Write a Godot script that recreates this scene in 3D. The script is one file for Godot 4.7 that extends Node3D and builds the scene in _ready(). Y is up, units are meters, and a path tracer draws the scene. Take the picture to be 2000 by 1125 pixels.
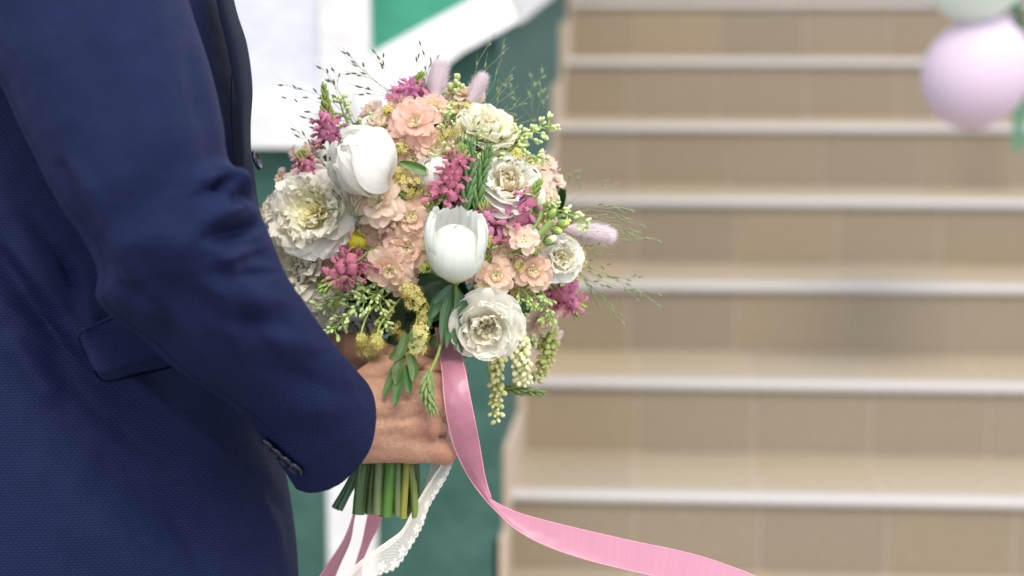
extends Node3D
# A man in a navy suit holds a wedding bouquet in front of a tiled outdoor staircase.

const F := 3438.0            # focal length in photograph pixels (2000 wide)
const PITCH := 9.548
const CAM_H := 1.422
const YAW := 3.4
var cam_at: Transform3D
var R: Vector3
var U: Vector3
var T: Vector3
var rng := RandomNumberGenerator.new()
var noise := FastNoiseLite.new()
var M := {}
var kit := {}
var bouquet: Node3D

# ------------------------------------------------------------------ mesh buffer
class MB:
	var v := PackedVector3Array()
	var uv := PackedVector2Array()
	var c := PackedColorArray()
	var ix := PackedInt32Array()
	func grid(nu: int, nv: int, pts: PackedVector3Array, uvs: PackedVector2Array, cols: PackedColorArray, flip := false) -> void:
		var b := v.size()
		v.append_array(pts)
		uv.append_array(uvs)
		c.append_array(cols)
		for i in nu - 1:
			for j in nv - 1:
				var a := b + i * nv + j
				if flip:
					ix.append_array([a, a + nv, a + 1, a + 1, a + nv, a + nv + 1])
				else:
					ix.append_array([a, a + 1, a + nv, a + 1, a + nv + 1, a + nv])
	func tri(a: Vector3, b: Vector3, d: Vector3, col: Color) -> void:
		var n := v.size()
		v.append_array([a, b, d])
		uv.append_array([Vector2(0, 0), Vector2(1, 0), Vector2(0.5, 1)])
		c.append_array([col, col, col])
		ix.append_array([n, n + 1, n + 2])
	func tube(path: PackedVector3Array, radii: PackedFloat32Array, sides: int, col: Color, col2 := Color(-1, 0, 0), cap := false) -> void:
		var n := path.size()
		var b := v.size()
		var side := Vector3.ZERO
		for i in n:
			var t := (path[mini(i + 1, n - 1)] - path[maxi(i - 1, 0)]).normalized()
			if side == Vector3.ZERO:
				side = t.cross(Vector3(0.31, 0.87, 0.39)).normalized()
			side = (side - t * side.dot(t)).normalized()
			var up := t.cross(side)
			var k := col if col2.r < 0 else col.lerp(col2, float(i) / maxf(1.0, n - 1))
			for s in sides + 1:
				var a := TAU * s / sides
				v.append(path[i] + (side * cos(a) + up * sin(a)) * radii[i])
				uv.append(Vector2(float(s) / sides, float(i) / maxf(1.0, n - 1)))
				c.append(k)
		var w := sides + 1
		for i in n - 1:
			for s in sides:
				var a := b + i * w + s
				ix.append_array([a, a + w, a + 1, a + 1, a + w, a + w + 1])
		if cap:
			for e in [0, n - 1]:
				var m := v.size()
				v.append(path[e])
				uv.append(Vector2(0.5, 0.5))
				c.append(c[b + e * w])
				for s in sides:
					var p: int = b + e * w + s
					if e == 0:
						ix.append_array([m, p, p + 1])
					else:
						ix.append_array([m, p + 1, p])
	func egg(at: Vector3, ax: Vector3, rad: float, half_len: float, col: Color, col2: Color, nu := 6, nv := 6, sharp := 1.0) -> void:
		# pointed ellipsoid along ax, col at its base and col2 at its tip
		var y := ax.normalized()
		var x := y.cross(Vector3(0.3, 0.2, 0.93)).normalized()
		var z := x.cross(y)
		var b := v.size()
		for i in nu + 1:
			var f := float(i) / nu
			var r := rad * pow(sin(PI * clampf(f, 0.0, 1.0)), 0.8) * (1.0 - (sharp - 1.0) * maxf(0.0, f - 0.4))
			for j in nv + 1:
				var a := TAU * j / nv
				v.append(at + y * half_len * (-cos(PI * f)) + (x * cos(a) + z * sin(a)) * r)
				uv.append(Vector2(float(j) / nv, f))
				c.append(col.lerp(col2, f))
		var w := nv + 1
		for i in nu:
			for j in nv:
				var a := b + i * w + j
				ix.append_array([a, a + 1, a + w, a + 1, a + w + 1, a + w])
	func put(o: MB, t: Transform3D, tint := Color(1, 1, 1)) -> void:
		var b := v.size()
		for p in o.v:
			v.append(t * p)
		uv.append_array(o.uv)
		for k in o.c:
			c.append(k * tint)
		for i in o.ix:
			ix.append(b + i)
	func mesh(flat := false) -> ArrayMesh:
		var arr := []
		arr.resize(Mesh.ARRAY_MAX)
		if flat:
			var v2 := PackedVector3Array()
			var n2 := PackedVector3Array()
			var u2 := PackedVector2Array()
			var c2 := PackedColorArray()
			for k in range(0, ix.size(), 3):
				var nn := (v[ix[k + 2]] - v[ix[k]]).cross(v[ix[k + 1]] - v[ix[k]]).normalized()
				for q in 3:
					v2.append(v[ix[k + q]])
					n2.append(nn)
					u2.append(uv[ix[k + q]])
					c2.append(c[ix[k + q]])
			arr[Mesh.ARRAY_VERTEX] = v2
			arr[Mesh.ARRAY_NORMAL] = n2
			arr[Mesh.ARRAY_TEX_UV] = u2
			arr[Mesh.ARRAY_COLOR] = c2
		else:
			arr[Mesh.ARRAY_VERTEX] = v
			arr[Mesh.ARRAY_NORMAL] = normals()
			arr[Mesh.ARRAY_TEX_UV] = uv
			arr[Mesh.ARRAY_COLOR] = c
			arr[Mesh.ARRAY_INDEX] = ix
		var m := ArrayMesh.new()
		m.add_surface_from_arrays(Mesh.PRIMITIVE_TRIANGLES, arr)
		return m
	func normals() -> PackedVector3Array:
		var n := PackedVector3Array()
		n.resize(v.size())
		for k in range(0, ix.size(), 3):
			var a := ix[k]
			var b := ix[k + 1]
			var d := ix[k + 2]
			var f := (v[d] - v[a]).cross(v[b] - v[a])
			n[a] += f
			n[b] += f
			n[d] += f
		for i in n.size():
			n[i] = n[i].normalized() if n[i].length_squared() > 1e-30 else Vector3.UP
		return n

# ------------------------------------------------------------------ helpers
func P(x: float, y: float, d: float) -> Vector3:      # a place by its direction from the tripod and its distance
	return cam_at * (Vector3((x - 1000.0) / F, -(y - 562.5) / F, -1.0) * d)

func px(p: Vector3) -> Vector3:
	var q := cam_at.affine_inverse() * p
	return Vector3(1000.0 + F * q.x / -q.z, 562.5 - F * q.y / -q.z, -q.z)

func V(x: float, y: float, z: float) -> Vector3:       # direction given as right, up, towards the viewer
	return (R * x + U * y + T * z).normalized()

func obj(called: String, m: Mesh, mat: Material, parent: Node = self) -> MeshInstance3D:
	var o := MeshInstance3D.new()
	o.name = called
	o.mesh = m
	o.material_override = mat
	parent.add_child(o, true)
	return o

func tag(o: Node, label: String, category := "", group := "", kind := "") -> void:
	if label: o.set_meta("label", label)
	if category: o.set_meta("category", category)
	if group: o.set_meta("group", group)
	if kind: o.set_meta("kind", kind)

func mat(col: Color, rough: float, opts := {}) -> StandardMaterial3D:      # col in linear light
	var m := StandardMaterial3D.new()
	m.albedo_color = col.linear_to_srgb()
	m.roughness = rough
	for k in opts:
		m.set(k, opts[k])
	return m

func cr(a: Array, t: float) -> Array:     # Catmull-Rom through rows of numbers
	var n := a.size()
	var f := clampf(t, 0.0, 1.0) * (n - 1)
	var i := mini(int(f), n - 2)
	var u := f - i
	var p0: Array = a[maxi(i - 1, 0)]
	var p1: Array = a[i]
	var p2: Array = a[i + 1]
	var p3: Array = a[mini(i + 2, n - 1)]
	var o := []
	for k in p1.size():
		o.append(0.5 * (2.0 * p1[k] + (p2[k] - p0[k]) * u + (2.0 * p0[k] - 5.0 * p1[k] + 4.0 * p2[k] - p3[k]) * u * u + (3.0 * p1[k] - p0[k] - 3.0 * p2[k] + p3[k]) * u * u * u))
	return o

func noise_tex(seed_: int, freq: float, lo: Color, hi: Color, size := 512, octaves := 4, normal := false) -> NoiseTexture2D:
	var n := FastNoiseLite.new()
	n.seed = seed_
	n.frequency = freq
	n.fractal_octaves = octaves
	var t := NoiseTexture2D.new()
	t.width = size
	t.height = size
	t.seamless = true
	t.noise = n
	if not normal:
		var g := Gradient.new()
		g.set_color(0, lo.linear_to_srgb())
		g.set_color(1, hi.linear_to_srgb())
		t.color_ramp = g
	return t

func box(b: MB, lo: Vector3, hi: Vector3, bev := 0.002, col := Color(1, 1, 1)) -> void:
	# box with bevelled edges: three scaled shells of corners
	var c := (lo + hi) / 2.0
	var h := (hi - lo) / 2.0
	bev = minf(bev, minf(h.x, minf(h.y, h.z)) * 0.9)
	for ax in 3:
		for s in [-1.0, 1.0]:
			var n := Vector3.ZERO
			n[ax] = s
			var u := Vector3.ZERO
			u[(ax + 1) % 3] = 1.0
			var w := n.cross(u)
			var hu := h[(ax + 1) % 3] - bev
			var hw: float = absf(w.dot(h)) - bev
			var o: Vector3 = c + n * h[ax]
			quad(b, o - u * hu - w * hw, o + u * hu - w * hw, o + u * hu + w * hw, o - u * hu + w * hw, col)
	for ax in 3:
		var p := (ax + 1) % 3
		var q := (ax + 2) % 3
		for sp in [-1.0, 1.0]:
			for sq in [-1.0, 1.0]:
				var a0 := Vector3.ZERO
				a0[p] = sp * h[p]
				a0[q] = sq * (h[q] - bev)
				var a1 := Vector3.ZERO
				a1[p] = sp * (h[p] - bev)
				a1[q] = sq * h[q]
				var l := Vector3.ZERO
				l[ax] = h[ax] - bev
				if sp * sq > 0:
					quad(b, c + a0 - l, c + a1 - l, c + a1 + l, c + a0 + l, col)
				else:
					quad(b, c + a1 - l, c + a0 - l, c + a0 + l, c + a1 + l, col)
	for sx in [-1.0, 1.0]:
		for sy in [-1.0, 1.0]:
			for sz in [-1.0, 1.0]:
				var a := c + Vector3(sx * h.x, sy * (h.y - bev), sz * (h.z - bev))
				var d := c + Vector3(sx * (h.x - bev), sy * h.y, sz * (h.z - bev))
				var e := c + Vector3(sx * (h.x - bev), sy * (h.y - bev), sz * h.z)
				if sx * sy * sz > 0:
					b.tri(a, e, d, col)
				else:
					b.tri(a, d, e, col)

func quad(b: MB, p0: Vector3, p1: Vector3, p2: Vector3, p3: Vector3, col := Color(1, 1, 1)) -> void:
	var n := b.v.size()
	b.v.append_array([p0, p1, p2, p3])
	b.uv.append_array([Vector2(0, 0), Vector2(1, 0), Vector2(1, 1), Vector2(0, 1)])
	b.c.append_array([col, col, col, col])
	b.ix.append_array([n, n + 2, n + 1, n, n + 3, n + 2])

# ------------------------------------------------------------------ main
func _ready() -> void:
	rng.seed = 7
	noise.seed = 5
	noise.frequency = 1.0
	light_and_camera()
	materials()
	walls()
	stairs()
	balloons()
	person()
	make_bouquet()
	ribbons()

func light_and_camera() -> void:
	var cam := Camera3D.new()
	cam.name = "camera"
	cam.position = Vector3(0, CAM_H, 0)
	cam.rotation_degrees.x = -PITCH
	cam_at = Transform3D(Basis.from_euler(Vector3(deg_to_rad(-PITCH), 0, 0)), Vector3(0, CAM_H, 0))
	R = cam_at.basis.x
	U = cam_at.basis.y
	T = cam_at.basis.z
	var at := CameraAttributesPhysical.new()
	at.frustum_focal_length = 73.34
	at.exposure_aperture = 3.5
	at.frustum_focus_distance = 1.575
	at.frustum_near = 0.05
	at.frustum_far = 400.0
	cam.attributes = at
	add_child(cam)
	cam.current = true
	var sky := ProceduralSkyMaterial.new()
	sky.sky_top_color = Color(0.85, 0.89, 0.97)
	sky.sky_horizon_color = Color(0.82, 0.82, 0.83)
	sky.sky_curve = 0.2
	sky.ground_bottom_color = Color(0.36, 0.34, 0.31)
	sky.ground_horizon_color = Color(0.55, 0.55, 0.55)
	sky.energy_multiplier = 1.0
	sky.sun_angle_max = 40.0
	var cover := Image.create(256, 128, false, Image.FORMAT_RGBAF)
	var cn := FastNoiseLite.new()
	cn.seed = 3
	cn.frequency = 1.6
	for y in 128:
		for x in 256:
			var lon := TAU * x / 256.0
			var lat := PI * (0.5 - y / 128.0)
			var q := Vector3(cos(lon) * cos(lat), sin(lat) * 1.6, sin(lon) * cos(lat))
			var k := clampf(0.5 + 0.9 * cn.get_noise_3dv(q), 0.0, 1.0)
			cover.set_pixel(x, y, Color(1, 1, 1, 0.30 * k))
	sky.sky_cover = ImageTexture.create_from_image(cover)
	sky.sky_cover_modulate = Color(1, 1, 1, 1)
	var s := Sky.new()
	s.sky_material = sky
	var env := Environment.new()
	env.background_mode = Environment.BG_SKY
	env.sky = s
	env.tonemap_mode = Environment.TONE_MAPPER_LINEAR
	env.tonemap_exposure = 2.08
	env.sdfgi_enabled = true
	env.ssao_enabled = true
	env.ssil_enabled = true
	var we := WorldEnvironment.new()
	we.name = "world_environment"
	we.environment = env
	add_child(we)
	var sun := DirectionalLight3D.new()
	sun.name = "sun"
	sun.light_energy = 0.42
	sun.light_angular_distance = 22.0
	sun.light_color = Color(1.0, 0.96, 0.90)
	sun.shadow_enabled = true
	add_child(sun)
	sun.look_at_from_position(Vector3(1.0, 6.2, 4.4), Vector3(0, 0, 0))

func materials() -> void:
	var vc := {"vertex_color_use_as_albedo": true}
	M.petal = mat(Color(1, 1, 1), 0.55, vc.merged({"backlight_enabled": true, "backlight": Color(0.95, 0.95, 0.93), "metallic_specular": 0.28}))
	# veins that run along each petal
	var vi := Image.create(128, 32, false, Image.FORMAT_RGBA8)
	var va := Image.create(128, 32, false, Image.FORMAT_RGBA8)
	for y in 32:
		for x in 128:
			var h := clampf(0.5 + 0.35 * noise.get_noise_2d(x * 0.33, y * 0.03) + 0.45 * noise.get_noise_2d(x * 0.11 + 50.0, y * 0.05), 0.0, 1.0)
			vi.set_pixel(x, y, Color(h, h, h))
			var g := 0.955 + 0.045 * clampf(h * 1.5, 0.0, 1.0)
			va.set_pixel(x, y, Color(g, g, g))
	M.petal.heightmap_enabled = true
	M.petal.heightmap_scale = 0.007
	M.petal.heightmap_texture = ImageTexture.create_from_image(vi)
	M.petal.albedo_texture = ImageTexture.create_from_image(va)
	M.leaf = mat(Color(1, 1, 1), 0.42, vc.merged({"backlight_enabled": true, "backlight": Color(0.22, 0.3, 0.1), "metallic_specular": 0.5}))
	M.bud = mat(Color(1, 1, 1), 0.5, vc.merged({"subsurf_scatter_enabled": true, "subsurf_scatter_strength": 0.06}))
	M.stem = mat(Color(1, 1, 1), 0.38, vc)
	M.hair = mat(Color(1, 1, 1), 0.8, vc.merged({"backlight_enabled": true, "backlight": Color(0.7, 0.7, 0.7)}))
	# skin
	M.skin = mat(Color(1, 1, 1), 0.48, vc.merged({"subsurf_scatter_enabled": true, "subsurf_scatter_strength": 0.12, "metallic_specular": 0.45, "uv1_triplanar": true, "uv1_world_triplanar": true, "uv1_scale": Vector3(16, 16, 16)}))
	M.skin.albedo_texture = noise_tex(11, 0.02, Color(0.70, 0.60, 0.57), Color(1, 1, 1), 512, 5)
	M.skin.heightmap_enabled = true
	M.skin.heightmap_scale = 0.11
	M.skin.heightmap_texture = noise_tex(12, 0.09, Color.BLACK, Color.WHITE, 512, 3)
	M.nail = mat(Color(0.62, 0.40, 0.33), 0.25)
	# navy hopsack
	var w := Image.create(64, 64, false, Image.FORMAT_RGBA8)
	var wa := Image.create(64, 64, false, Image.FORMAT_RGBA8)
	for y in 64:
		for x in 64:
			var row := y / 16
			var bx := fposmod(x + row * 16.0, 32.0) / 32.0
			var by := fposmod(y, 16.0) / 16.0
			var h := pow(sin(PI * bx), 0.5) * pow(sin(PI * by), 0.6)
			h = h * (0.86 + 0.14 * sin(TAU * bx * 3.0))
			w.set_pixel(x, y, Color(h, h, h))
			var g := 0.72 + 0.28 * h
			wa.set_pixel(x, y, Color(g, g, g))
	w.generate_mipmaps()
	M.suit = mat(Color(0.0084, 0.0158, 0.065), 0.66, {"rim_enabled": true, "rim": 0.28, "rim_tint": 0.9, "metallic_specular": 0.24, "heightmap_enabled": true, "heightmap_scale": 0.055})
	M.suit.heightmap_texture = ImageTexture.create_from_image(w)
	M.suit.albedo_texture = ImageTexture.create_from_image(wa)
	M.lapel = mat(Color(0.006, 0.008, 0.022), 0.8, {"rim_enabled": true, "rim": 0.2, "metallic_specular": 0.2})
	M.button = mat(Color(0.006, 0.009, 0.022), 0.24)
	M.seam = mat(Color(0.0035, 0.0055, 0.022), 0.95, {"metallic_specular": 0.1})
	M.shoe = mat(Color(0.02, 0.012, 0.008), 0.25)
	M.hairdark = mat(Color(0.02, 0.014, 0.01), 0.6)
	M.shirt = mat(Color(0.78, 0.78, 0.78), 0.8)
	# satin ribbon with a fine warp and weft
	var rb := Image.create(128, 128, false, Image.FORMAT_RGBA8)
	var ra := Image.create(128, 128, false, Image.FORMAT_RGBA8)
	rng.seed = 21
	var slub := []
	for i in 128: slub.append(rng.randf())
	for y in 128:
		for x in 128:
			var h: float = 0.5 + 0.28 * sin(TAU * x / 4.0) * sin(TAU * y / 4.0) + 0.22 * (slub[y] - 0.5)
			rb.set_pixel(x, y, Color(h, h, h))
			var g: float = 0.94 + 0.06 * slub[(y * 7 + 3) % 128] * (0.6 + 0.4 * slub[(x * 3) % 128])
			ra.set_pixel(x, y, Color(g, g, g))
	M.ribbon = mat(Color(0.45, 0.185, 0.255), 0.36, {"rim_enabled": true, "rim": 0.35, "rim_tint": 0.6, "heightmap_enabled": true, "heightmap_scale": 0.012, "backlight_enabled": true, "backlight": Color(0.3, 0.12, 0.17)})
	M.ribbon.heightmap_texture = ImageTexture.create_from_image(rb)
	M.ribbon.albedo_texture = ImageTexture.create_from_image(ra)
	M.picot = mat(Color(0.66, 0.30, 0.38), 0.5)
	M.lace = lace_material()
	M.cord = mat(Color(0.74, 0.70, 0.62), 0.8)
	# walls
	var rough := noise_tex(31, 0.03, Color.BLACK, Color.WHITE, 512, 5)
	M.white = mat(Color(1, 1, 1), 0.85, {"uv1_triplanar": true, "uv1_world_triplanar": true, "uv1_scale": Vector3(1.6, 1.6, 1.6), "heightmap_enabled": true, "heightmap_scale": 0.2, "heightmap_texture": rough})
	M.white.albedo_texture = noise_tex(32, 0.012, Color(0.60, 0.60, 0.61), Color(0.69, 0.69, 0.69), 512, 5)
	M.bluewhite = mat(Color(0.97, 0.98, 1.0), 0.85, {"uv1_triplanar": true, "uv1_world_triplanar": true, "uv1_scale": Vector3(1.6, 1.6, 1.6), "heightmap_enabled": true, "heightmap_scale": 0.2, "heightmap_texture": rough})
	M.bluewhite.albedo_texture = noise_tex(33, 0.012, Color(0.55, 0.57, 0.62), Color(0.62, 0.635, 0.68), 512, 5)
	M.teal = mat(Color(1, 1, 1), 0.8, {"uv1_triplanar": true, "uv1_world_triplanar": true, "uv1_scale": Vector3(1.3, 1.3, 1.3), "heightmap_enabled": true, "heightmap_scale": 0.3, "heightmap_texture": rough})
	M.teal.albedo_texture = noise_tex(34, 0.014, Color(0.018, 0.072, 0.058), Color(0.046, 0.118, 0.098), 512, 6)
	M.lit_green = mat(Color(1, 1, 1), 0.75, {"uv1_triplanar": true, "uv1_world_triplanar": true, "uv1_scale": Vector3(1.3, 1.3, 1.3), "heightmap_enabled": true, "heightmap_scale": 0.2, "heightmap_texture": rough})
	M.lit_green.albedo_texture = noise_tex(35, 0.014, Color(0.03, 0.24, 0.15), Color(0.045, 0.29, 0.19), 512, 5)  # upper wall's green made lighter: its stronger light is put into the colour
	# stairs
	for k in 5:
		var t: float = [1.0, 0.965, 1.035, 0.98, 1.02][k]
		var hue: float = [0.0, -0.008, 0.008, 0.004, -0.004][k]
		var m := mat(Color(1, 1, 1), 0.42, {"uv1_triplanar": true, "uv1_world_triplanar": true, "uv1_scale": Vector3(2.2, 2.2, 2.2), "uv1_offset": Vector3(k * 0.37, k * 0.21, k * 0.11)})
		m.albedo_texture = noise_tex(40 + k, 0.06, Color((0.285 + hue) * t, 0.230 * t, (0.158 - hue) * t), Color((0.40 + hue) * t, 0.330 * t, (0.230 - hue) * t), 512, 6)
		M["tile%d" % k] = m
		var d := m.duplicate() as StandardMaterial3D      # same tile for the risers, their shade put into a darker colour
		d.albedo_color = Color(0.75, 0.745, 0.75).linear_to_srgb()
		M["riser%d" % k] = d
	M.grout = mat(Color(0.46, 0.39, 0.32), 0.9)
	M.skirt = mat(Color(0.50, 0.40, 0.31), 0.5)
	M.nosing = mat(Color(0.41, 0.39, 0.38), 0.5)
	M.ground = mat(Color(1, 1, 1), 0.9, {"uv1_triplanar": true, "uv1_world_triplanar": true, "uv1_scale": Vector3(0.8, 0.8, 0.8)})
	M.ground.albedo_texture = noise_tex(50, 0.03, Color(0.24, 0.22, 0.19), Color(0.34, 0.31, 0.27), 512, 6)

func lace_material() -> StandardMaterial3D:
	# machine lace: solid header, hexagonal net, flower sprigs and a scalloped edge; u across, v along
	var im := Image.create(128, 256, false, Image.FORMAT_RGBA8)
	for y in 256:
		for x in 128:
			var u := x / 127.0
			var a := 0.0
			var fx := fposmod(x / 7.0 + (0.5 if (y / 6) % 2 else 0.0), 1.0) - 0.5
			var fy := fposmod(y / 6.0, 1.0) - 0.5
			if Vector2(fx, fy).length() > 0.35: a = 1.0
			if u < 0.16: a = 1.0 if fposmod(y / 8.0, 1.0) > 0.22 or u < 0.07 or u > 0.12 else 0.0
			for k in 4:       # sprigs
				var c := Vector2(92.0 + (10.0 if k % 2 else -6.0), 32.0 + 64.0 * k)
				var d := Vector2(x, y) - c
				var dist := d.length()
				var lobe := 19.0 + 7.0 * cos(d.angle() * 5.0)
				if dist < lobe and not (dist < 3.0) and not (absf(dist - 8.0) < 1.5): a = 1.0
			var sc := 0.90 + 0.09 * absf(sin(PI * y / 32.0))
			if u > sc - 0.07: a = 1.0
			if u > sc - 0.035 and u < sc - 0.02 : a = 0.0
			if u > sc: a = 0.0
			im.set_pixel(x, y, Color(1, 1, 1, a))
	var m := mat(Color(0.76, 0.73, 0.67), 0.8, {"transparency": BaseMaterial3D.TRANSPARENCY_ALPHA_SCISSOR, "alpha_scissor_threshold": 0.5, "backlight_enabled": true, "backlight": Color(0.6, 0.6, 0.6)})
	m.albedo_texture = ImageTexture.create_from_image(im)
	return m

# ------------------------------------------------------------------ setting
const WALL_Z := -3.18
func on_front(x: float, y: float, z := WALL_Z) -> Vector3:      # the point of the front wall's plane seen in that direction
	var o := cam_at.origin
	var d := (P(x, y, 1.0) - o)
	return o + d * ((z - o.z) / d.z)

func side_x(z: float) -> float:         # the stair wall runs back, splayed a little from the flight
	return -0.014 + (-z - 3.28) * 0.094

func on_side(x: float, y: float) -> Vector3:
	var o := cam_at.origin
	var d := (P(x, y, 1.0) - o)
	# o + d t with X = -0.014 + (-Z - 3.28)*0.094
	var t := (-0.014 - 3.28 * 0.094 - o.x - 0.094 * o.z) / (d.x + 0.094 * d.z)
	return o + d * t

func prism(poly: PackedVector2Array, z0: float, z1: float, bev := 0.0) -> ArrayMesh:   # polygon in x,y drawn out from z0 (back) to z1 (front)
	var b := MB.new()
	if Geometry2D.is_polygon_clockwise(poly):
		poly.reverse()
	var inner := poly
	if bev > 0.0:
		var o := Geometry2D.offset_polygon(poly, -bev, Geometry2D.JOIN_MITER)
		if o.size() == 1 and o[0].size() == poly.size():
			inner = o[0]
			if Geometry2D.is_polygon_clockwise(inner): inner.reverse()
			var best := 0
			for k in inner.size():
				if inner[k].distance_to(poly[0]) < inner[best].distance_to(poly[0]): best = k
			var turned := PackedVector2Array()
			for k in inner.size(): turned.append(inner[(k + best) % inner.size()])
			inner = turned
	var tri := Geometry2D.triangulate_polygon(inner)
	for k in range(0, tri.size(), 3):
		var q := [inner[tri[k]], inner[tri[k + 1]], inner[tri[k + 2]]]
		if (q[1] - q[0]).cross(q[2] - q[0]) < 0: q.reverse()
		b.tri(Vector3(q[0].x, q[0].y, z1), Vector3(q[2].x, q[2].y, z1), Vector3(q[1].x, q[1].y, z1), Color.WHITE)
	var n := poly.size()
	for k in n:
		var a := poly[k]
		var d := poly[(k + 1) % n]
		var zb := z1 - bev if inner != poly else z1
		quad(b, Vector3(a.x, a.y, z0), Vector3(d.x, d.y, z0), Vector3(d.x, d.y, zb), Vector3(a.x, a.y, zb))
		if inner != poly:
			var ia := inner[k]
			var id := inner[(k + 1) % n]
			quad(b, Vector3(a.x, a.y, zb), Vector3(d.x, d.y, zb), Vector3(id.x, id.y, z1), Vector3(ia.x, ia.y, z1))
	return b.mesh(true)

func f2(x: float, y: float, z := WALL_Z) -> Vector2:
	var p := on_front(x, y, z)
	return Vector2(p.x, p.y)

func walls() -> void:
	var g := MB.new()
	quad(g, Vector3(-150, 0, 150), Vector3(150, 0, 150), Vector3(150, 0, -150), Vector3(-150, 0, -150))
	tag(obj("ground", g.mesh(true), M.ground), "pale paved ground at the foot of the stairs", "", "", "structure")
	var w := Node3D.new()
	w.name = "stair_wall"
	add_child(w)
	tag(w, "green stair wall with white painted pilaster, ledge and sloping coping", "wall")
	var corner := side_x(WALL_Z)
	# front face: one slab with its corner at the stairs
	var top := 4.2
	var low := PackedVector2Array([Vector2(-6.0, 0), Vector2(corner, 0), Vector2(corner, f2(985, 60).y), f2(728, 235), f2(728, 290), Vector2(-6.0, f2(500, 290).y)])
	obj("lower_wall", prism(low, WALL_Z - 0.30, WALL_Z), M.teal, w)
	var up := PackedVector2Array([f2(726, 240), Vector2(corner, f2(985, 65).y), Vector2(corner, top), Vector2(f2(726, 0).x, top)])
	obj("upper_panel", prism(up, WALL_Z - 0.28, WALL_Z - 0.03), M.lit_green, w)
	var left := PackedVector2Array([Vector2(-6.0, f2(500, 285).y), f2(628, 285), Vector2(f2(628, 285).x, top), Vector2(-6.0, top)])
	obj("white_panel", prism(left, WALL_Z - 0.28, WALL_Z - 0.005), M.bluewhite, w)
	var x0 := f2(632, 600).x
	var x1 := f2(731, 600).x
	obj("pilaster", prism(PackedVector2Array([Vector2(x0, 0), Vector2(x1, 0), Vector2(x1, top), Vector2(x0, top)]), WALL_Z - 0.1, WALL_Z + 0.014, 0.006), M.white, w)
	# ledge: its weathered top slopes, its face is upright
	var ly0 := f2(550, 285).y
	var ly1 := f2(550, 214).y
	var ly2 := f2(550, 188).y
	var lb := MB.new()
	var xl := -6.0
	quad(lb, Vector3(xl, ly0, WALL_Z + 0.05), Vector3(x0, ly0, WALL_Z + 0.05), Vector3(x0, ly1, WALL_Z + 0.05), Vector3(xl, ly1, WALL_Z + 0.05))
	quad(lb, Vector3(xl, ly1, WALL_Z + 0.05), Vector3(x0, ly1, WALL_Z + 0.05), Vector3(x0, ly2, WALL_Z - 0.01), Vector3(xl, ly2, WALL_Z - 0.01))
	quad(lb, Vector3(xl, ly0, WALL_Z - 0.02), Vector3(x0, ly0, WALL_Z - 0.02), Vector3(x0, ly0, WALL_Z + 0.05), Vector3(xl, ly0, WALL_Z + 0.05))
	quad(lb, Vector3(x0, ly0, WALL_Z - 0.02), Vector3(x0, ly2, WALL_Z - 0.02), Vector3(x0, ly1, WALL_Z + 0.05), Vector3(x0, ly0, WALL_Z + 0.05))
	obj("ledge", lb.mesh(true), M.white, w)
	# sloping coping over the front and round the corner along the stairs
	var sec := [[700, 112, 215, 262], [735, 92, 190, 232], [820, 45, 135, 168], [905, 0, 78, 102], [985, -42, 28, 46]]
	var cb := MB.new()
	for k in sec.size() - 1:
		var a: Array = sec[k]
		var d: Array = sec[k + 1]
		var pa := [on_front(a[0], a[1], WALL_Z - 0.035), on_front(a[0], a[2], WALL_Z + 0.04), on_front(a[0], a[3], WALL_Z + 0.045), on_front(a[0], a[3], WALL_Z - 0.02)]
		var pd := [on_front(d[0], d[1], WALL_Z - 0.035), on_front(d[0], d[2], WALL_Z + 0.04), on_front(d[0], d[3], WALL_Z + 0.045), on_front(d[0], d[3], WALL_Z - 0.02)]
		if k == sec.size() - 2:
			for q in 4: pd[q].x = corner + (0.03 if q == 1 or q == 2 else 0.0)
		for q in 3:
			quad(cb, pd[q], pa[q], pa[q + 1], pd[q + 1])
	obj("coping", cb.mesh(true), M.white, w)
	# side face along the stairs
	var zs := [WALL_Z, -4.0, -5.2, -7.0, -9.0]
	var sb := MB.new()
	for k in zs.size() - 1:
		var za: float = zs[k]
		var zc: float = zs[k + 1]
		quad(sb, Vector3(side_x(za), 0, za), Vector3(side_x(zc), 0, zc), Vector3(side_x(zc), top, zc), Vector3(side_x(za), top, za))
		quad(sb, Vector3(side_x(za) - 0.25, 0, za - 0.31), Vector3(side_x(za) - 0.25, top, za - 0.31), Vector3(side_x(zc) - 0.25, top, zc - 0.31), Vector3(side_x(zc) - 0.25, 0, zc - 0.31))
	obj("side_wall", sb.mesh(true), M.teal, w)
	var s0 := on_side(986, 45)
	var s1 := on_side(1052, -4)
	var e2 := MB.new()
	var far := s1 + (s1 - s0) * 2.2
	var off := Vector3(0.03, 0, 0)
	quad(e2, s0 + off, far + off, Vector3(far.x, top, far.z) + off, Vector3(s0.x, top, s0.z) + off)
	quad(e2, s0, far, far + off, s0 + off)
	quad(e2, s0, s0 + off, Vector3(s0.x, top, s0.z) + off, Vector3(s0.x, top, s0.z))
	obj("side_coping", e2.mesh(true), M.white, w)

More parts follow.
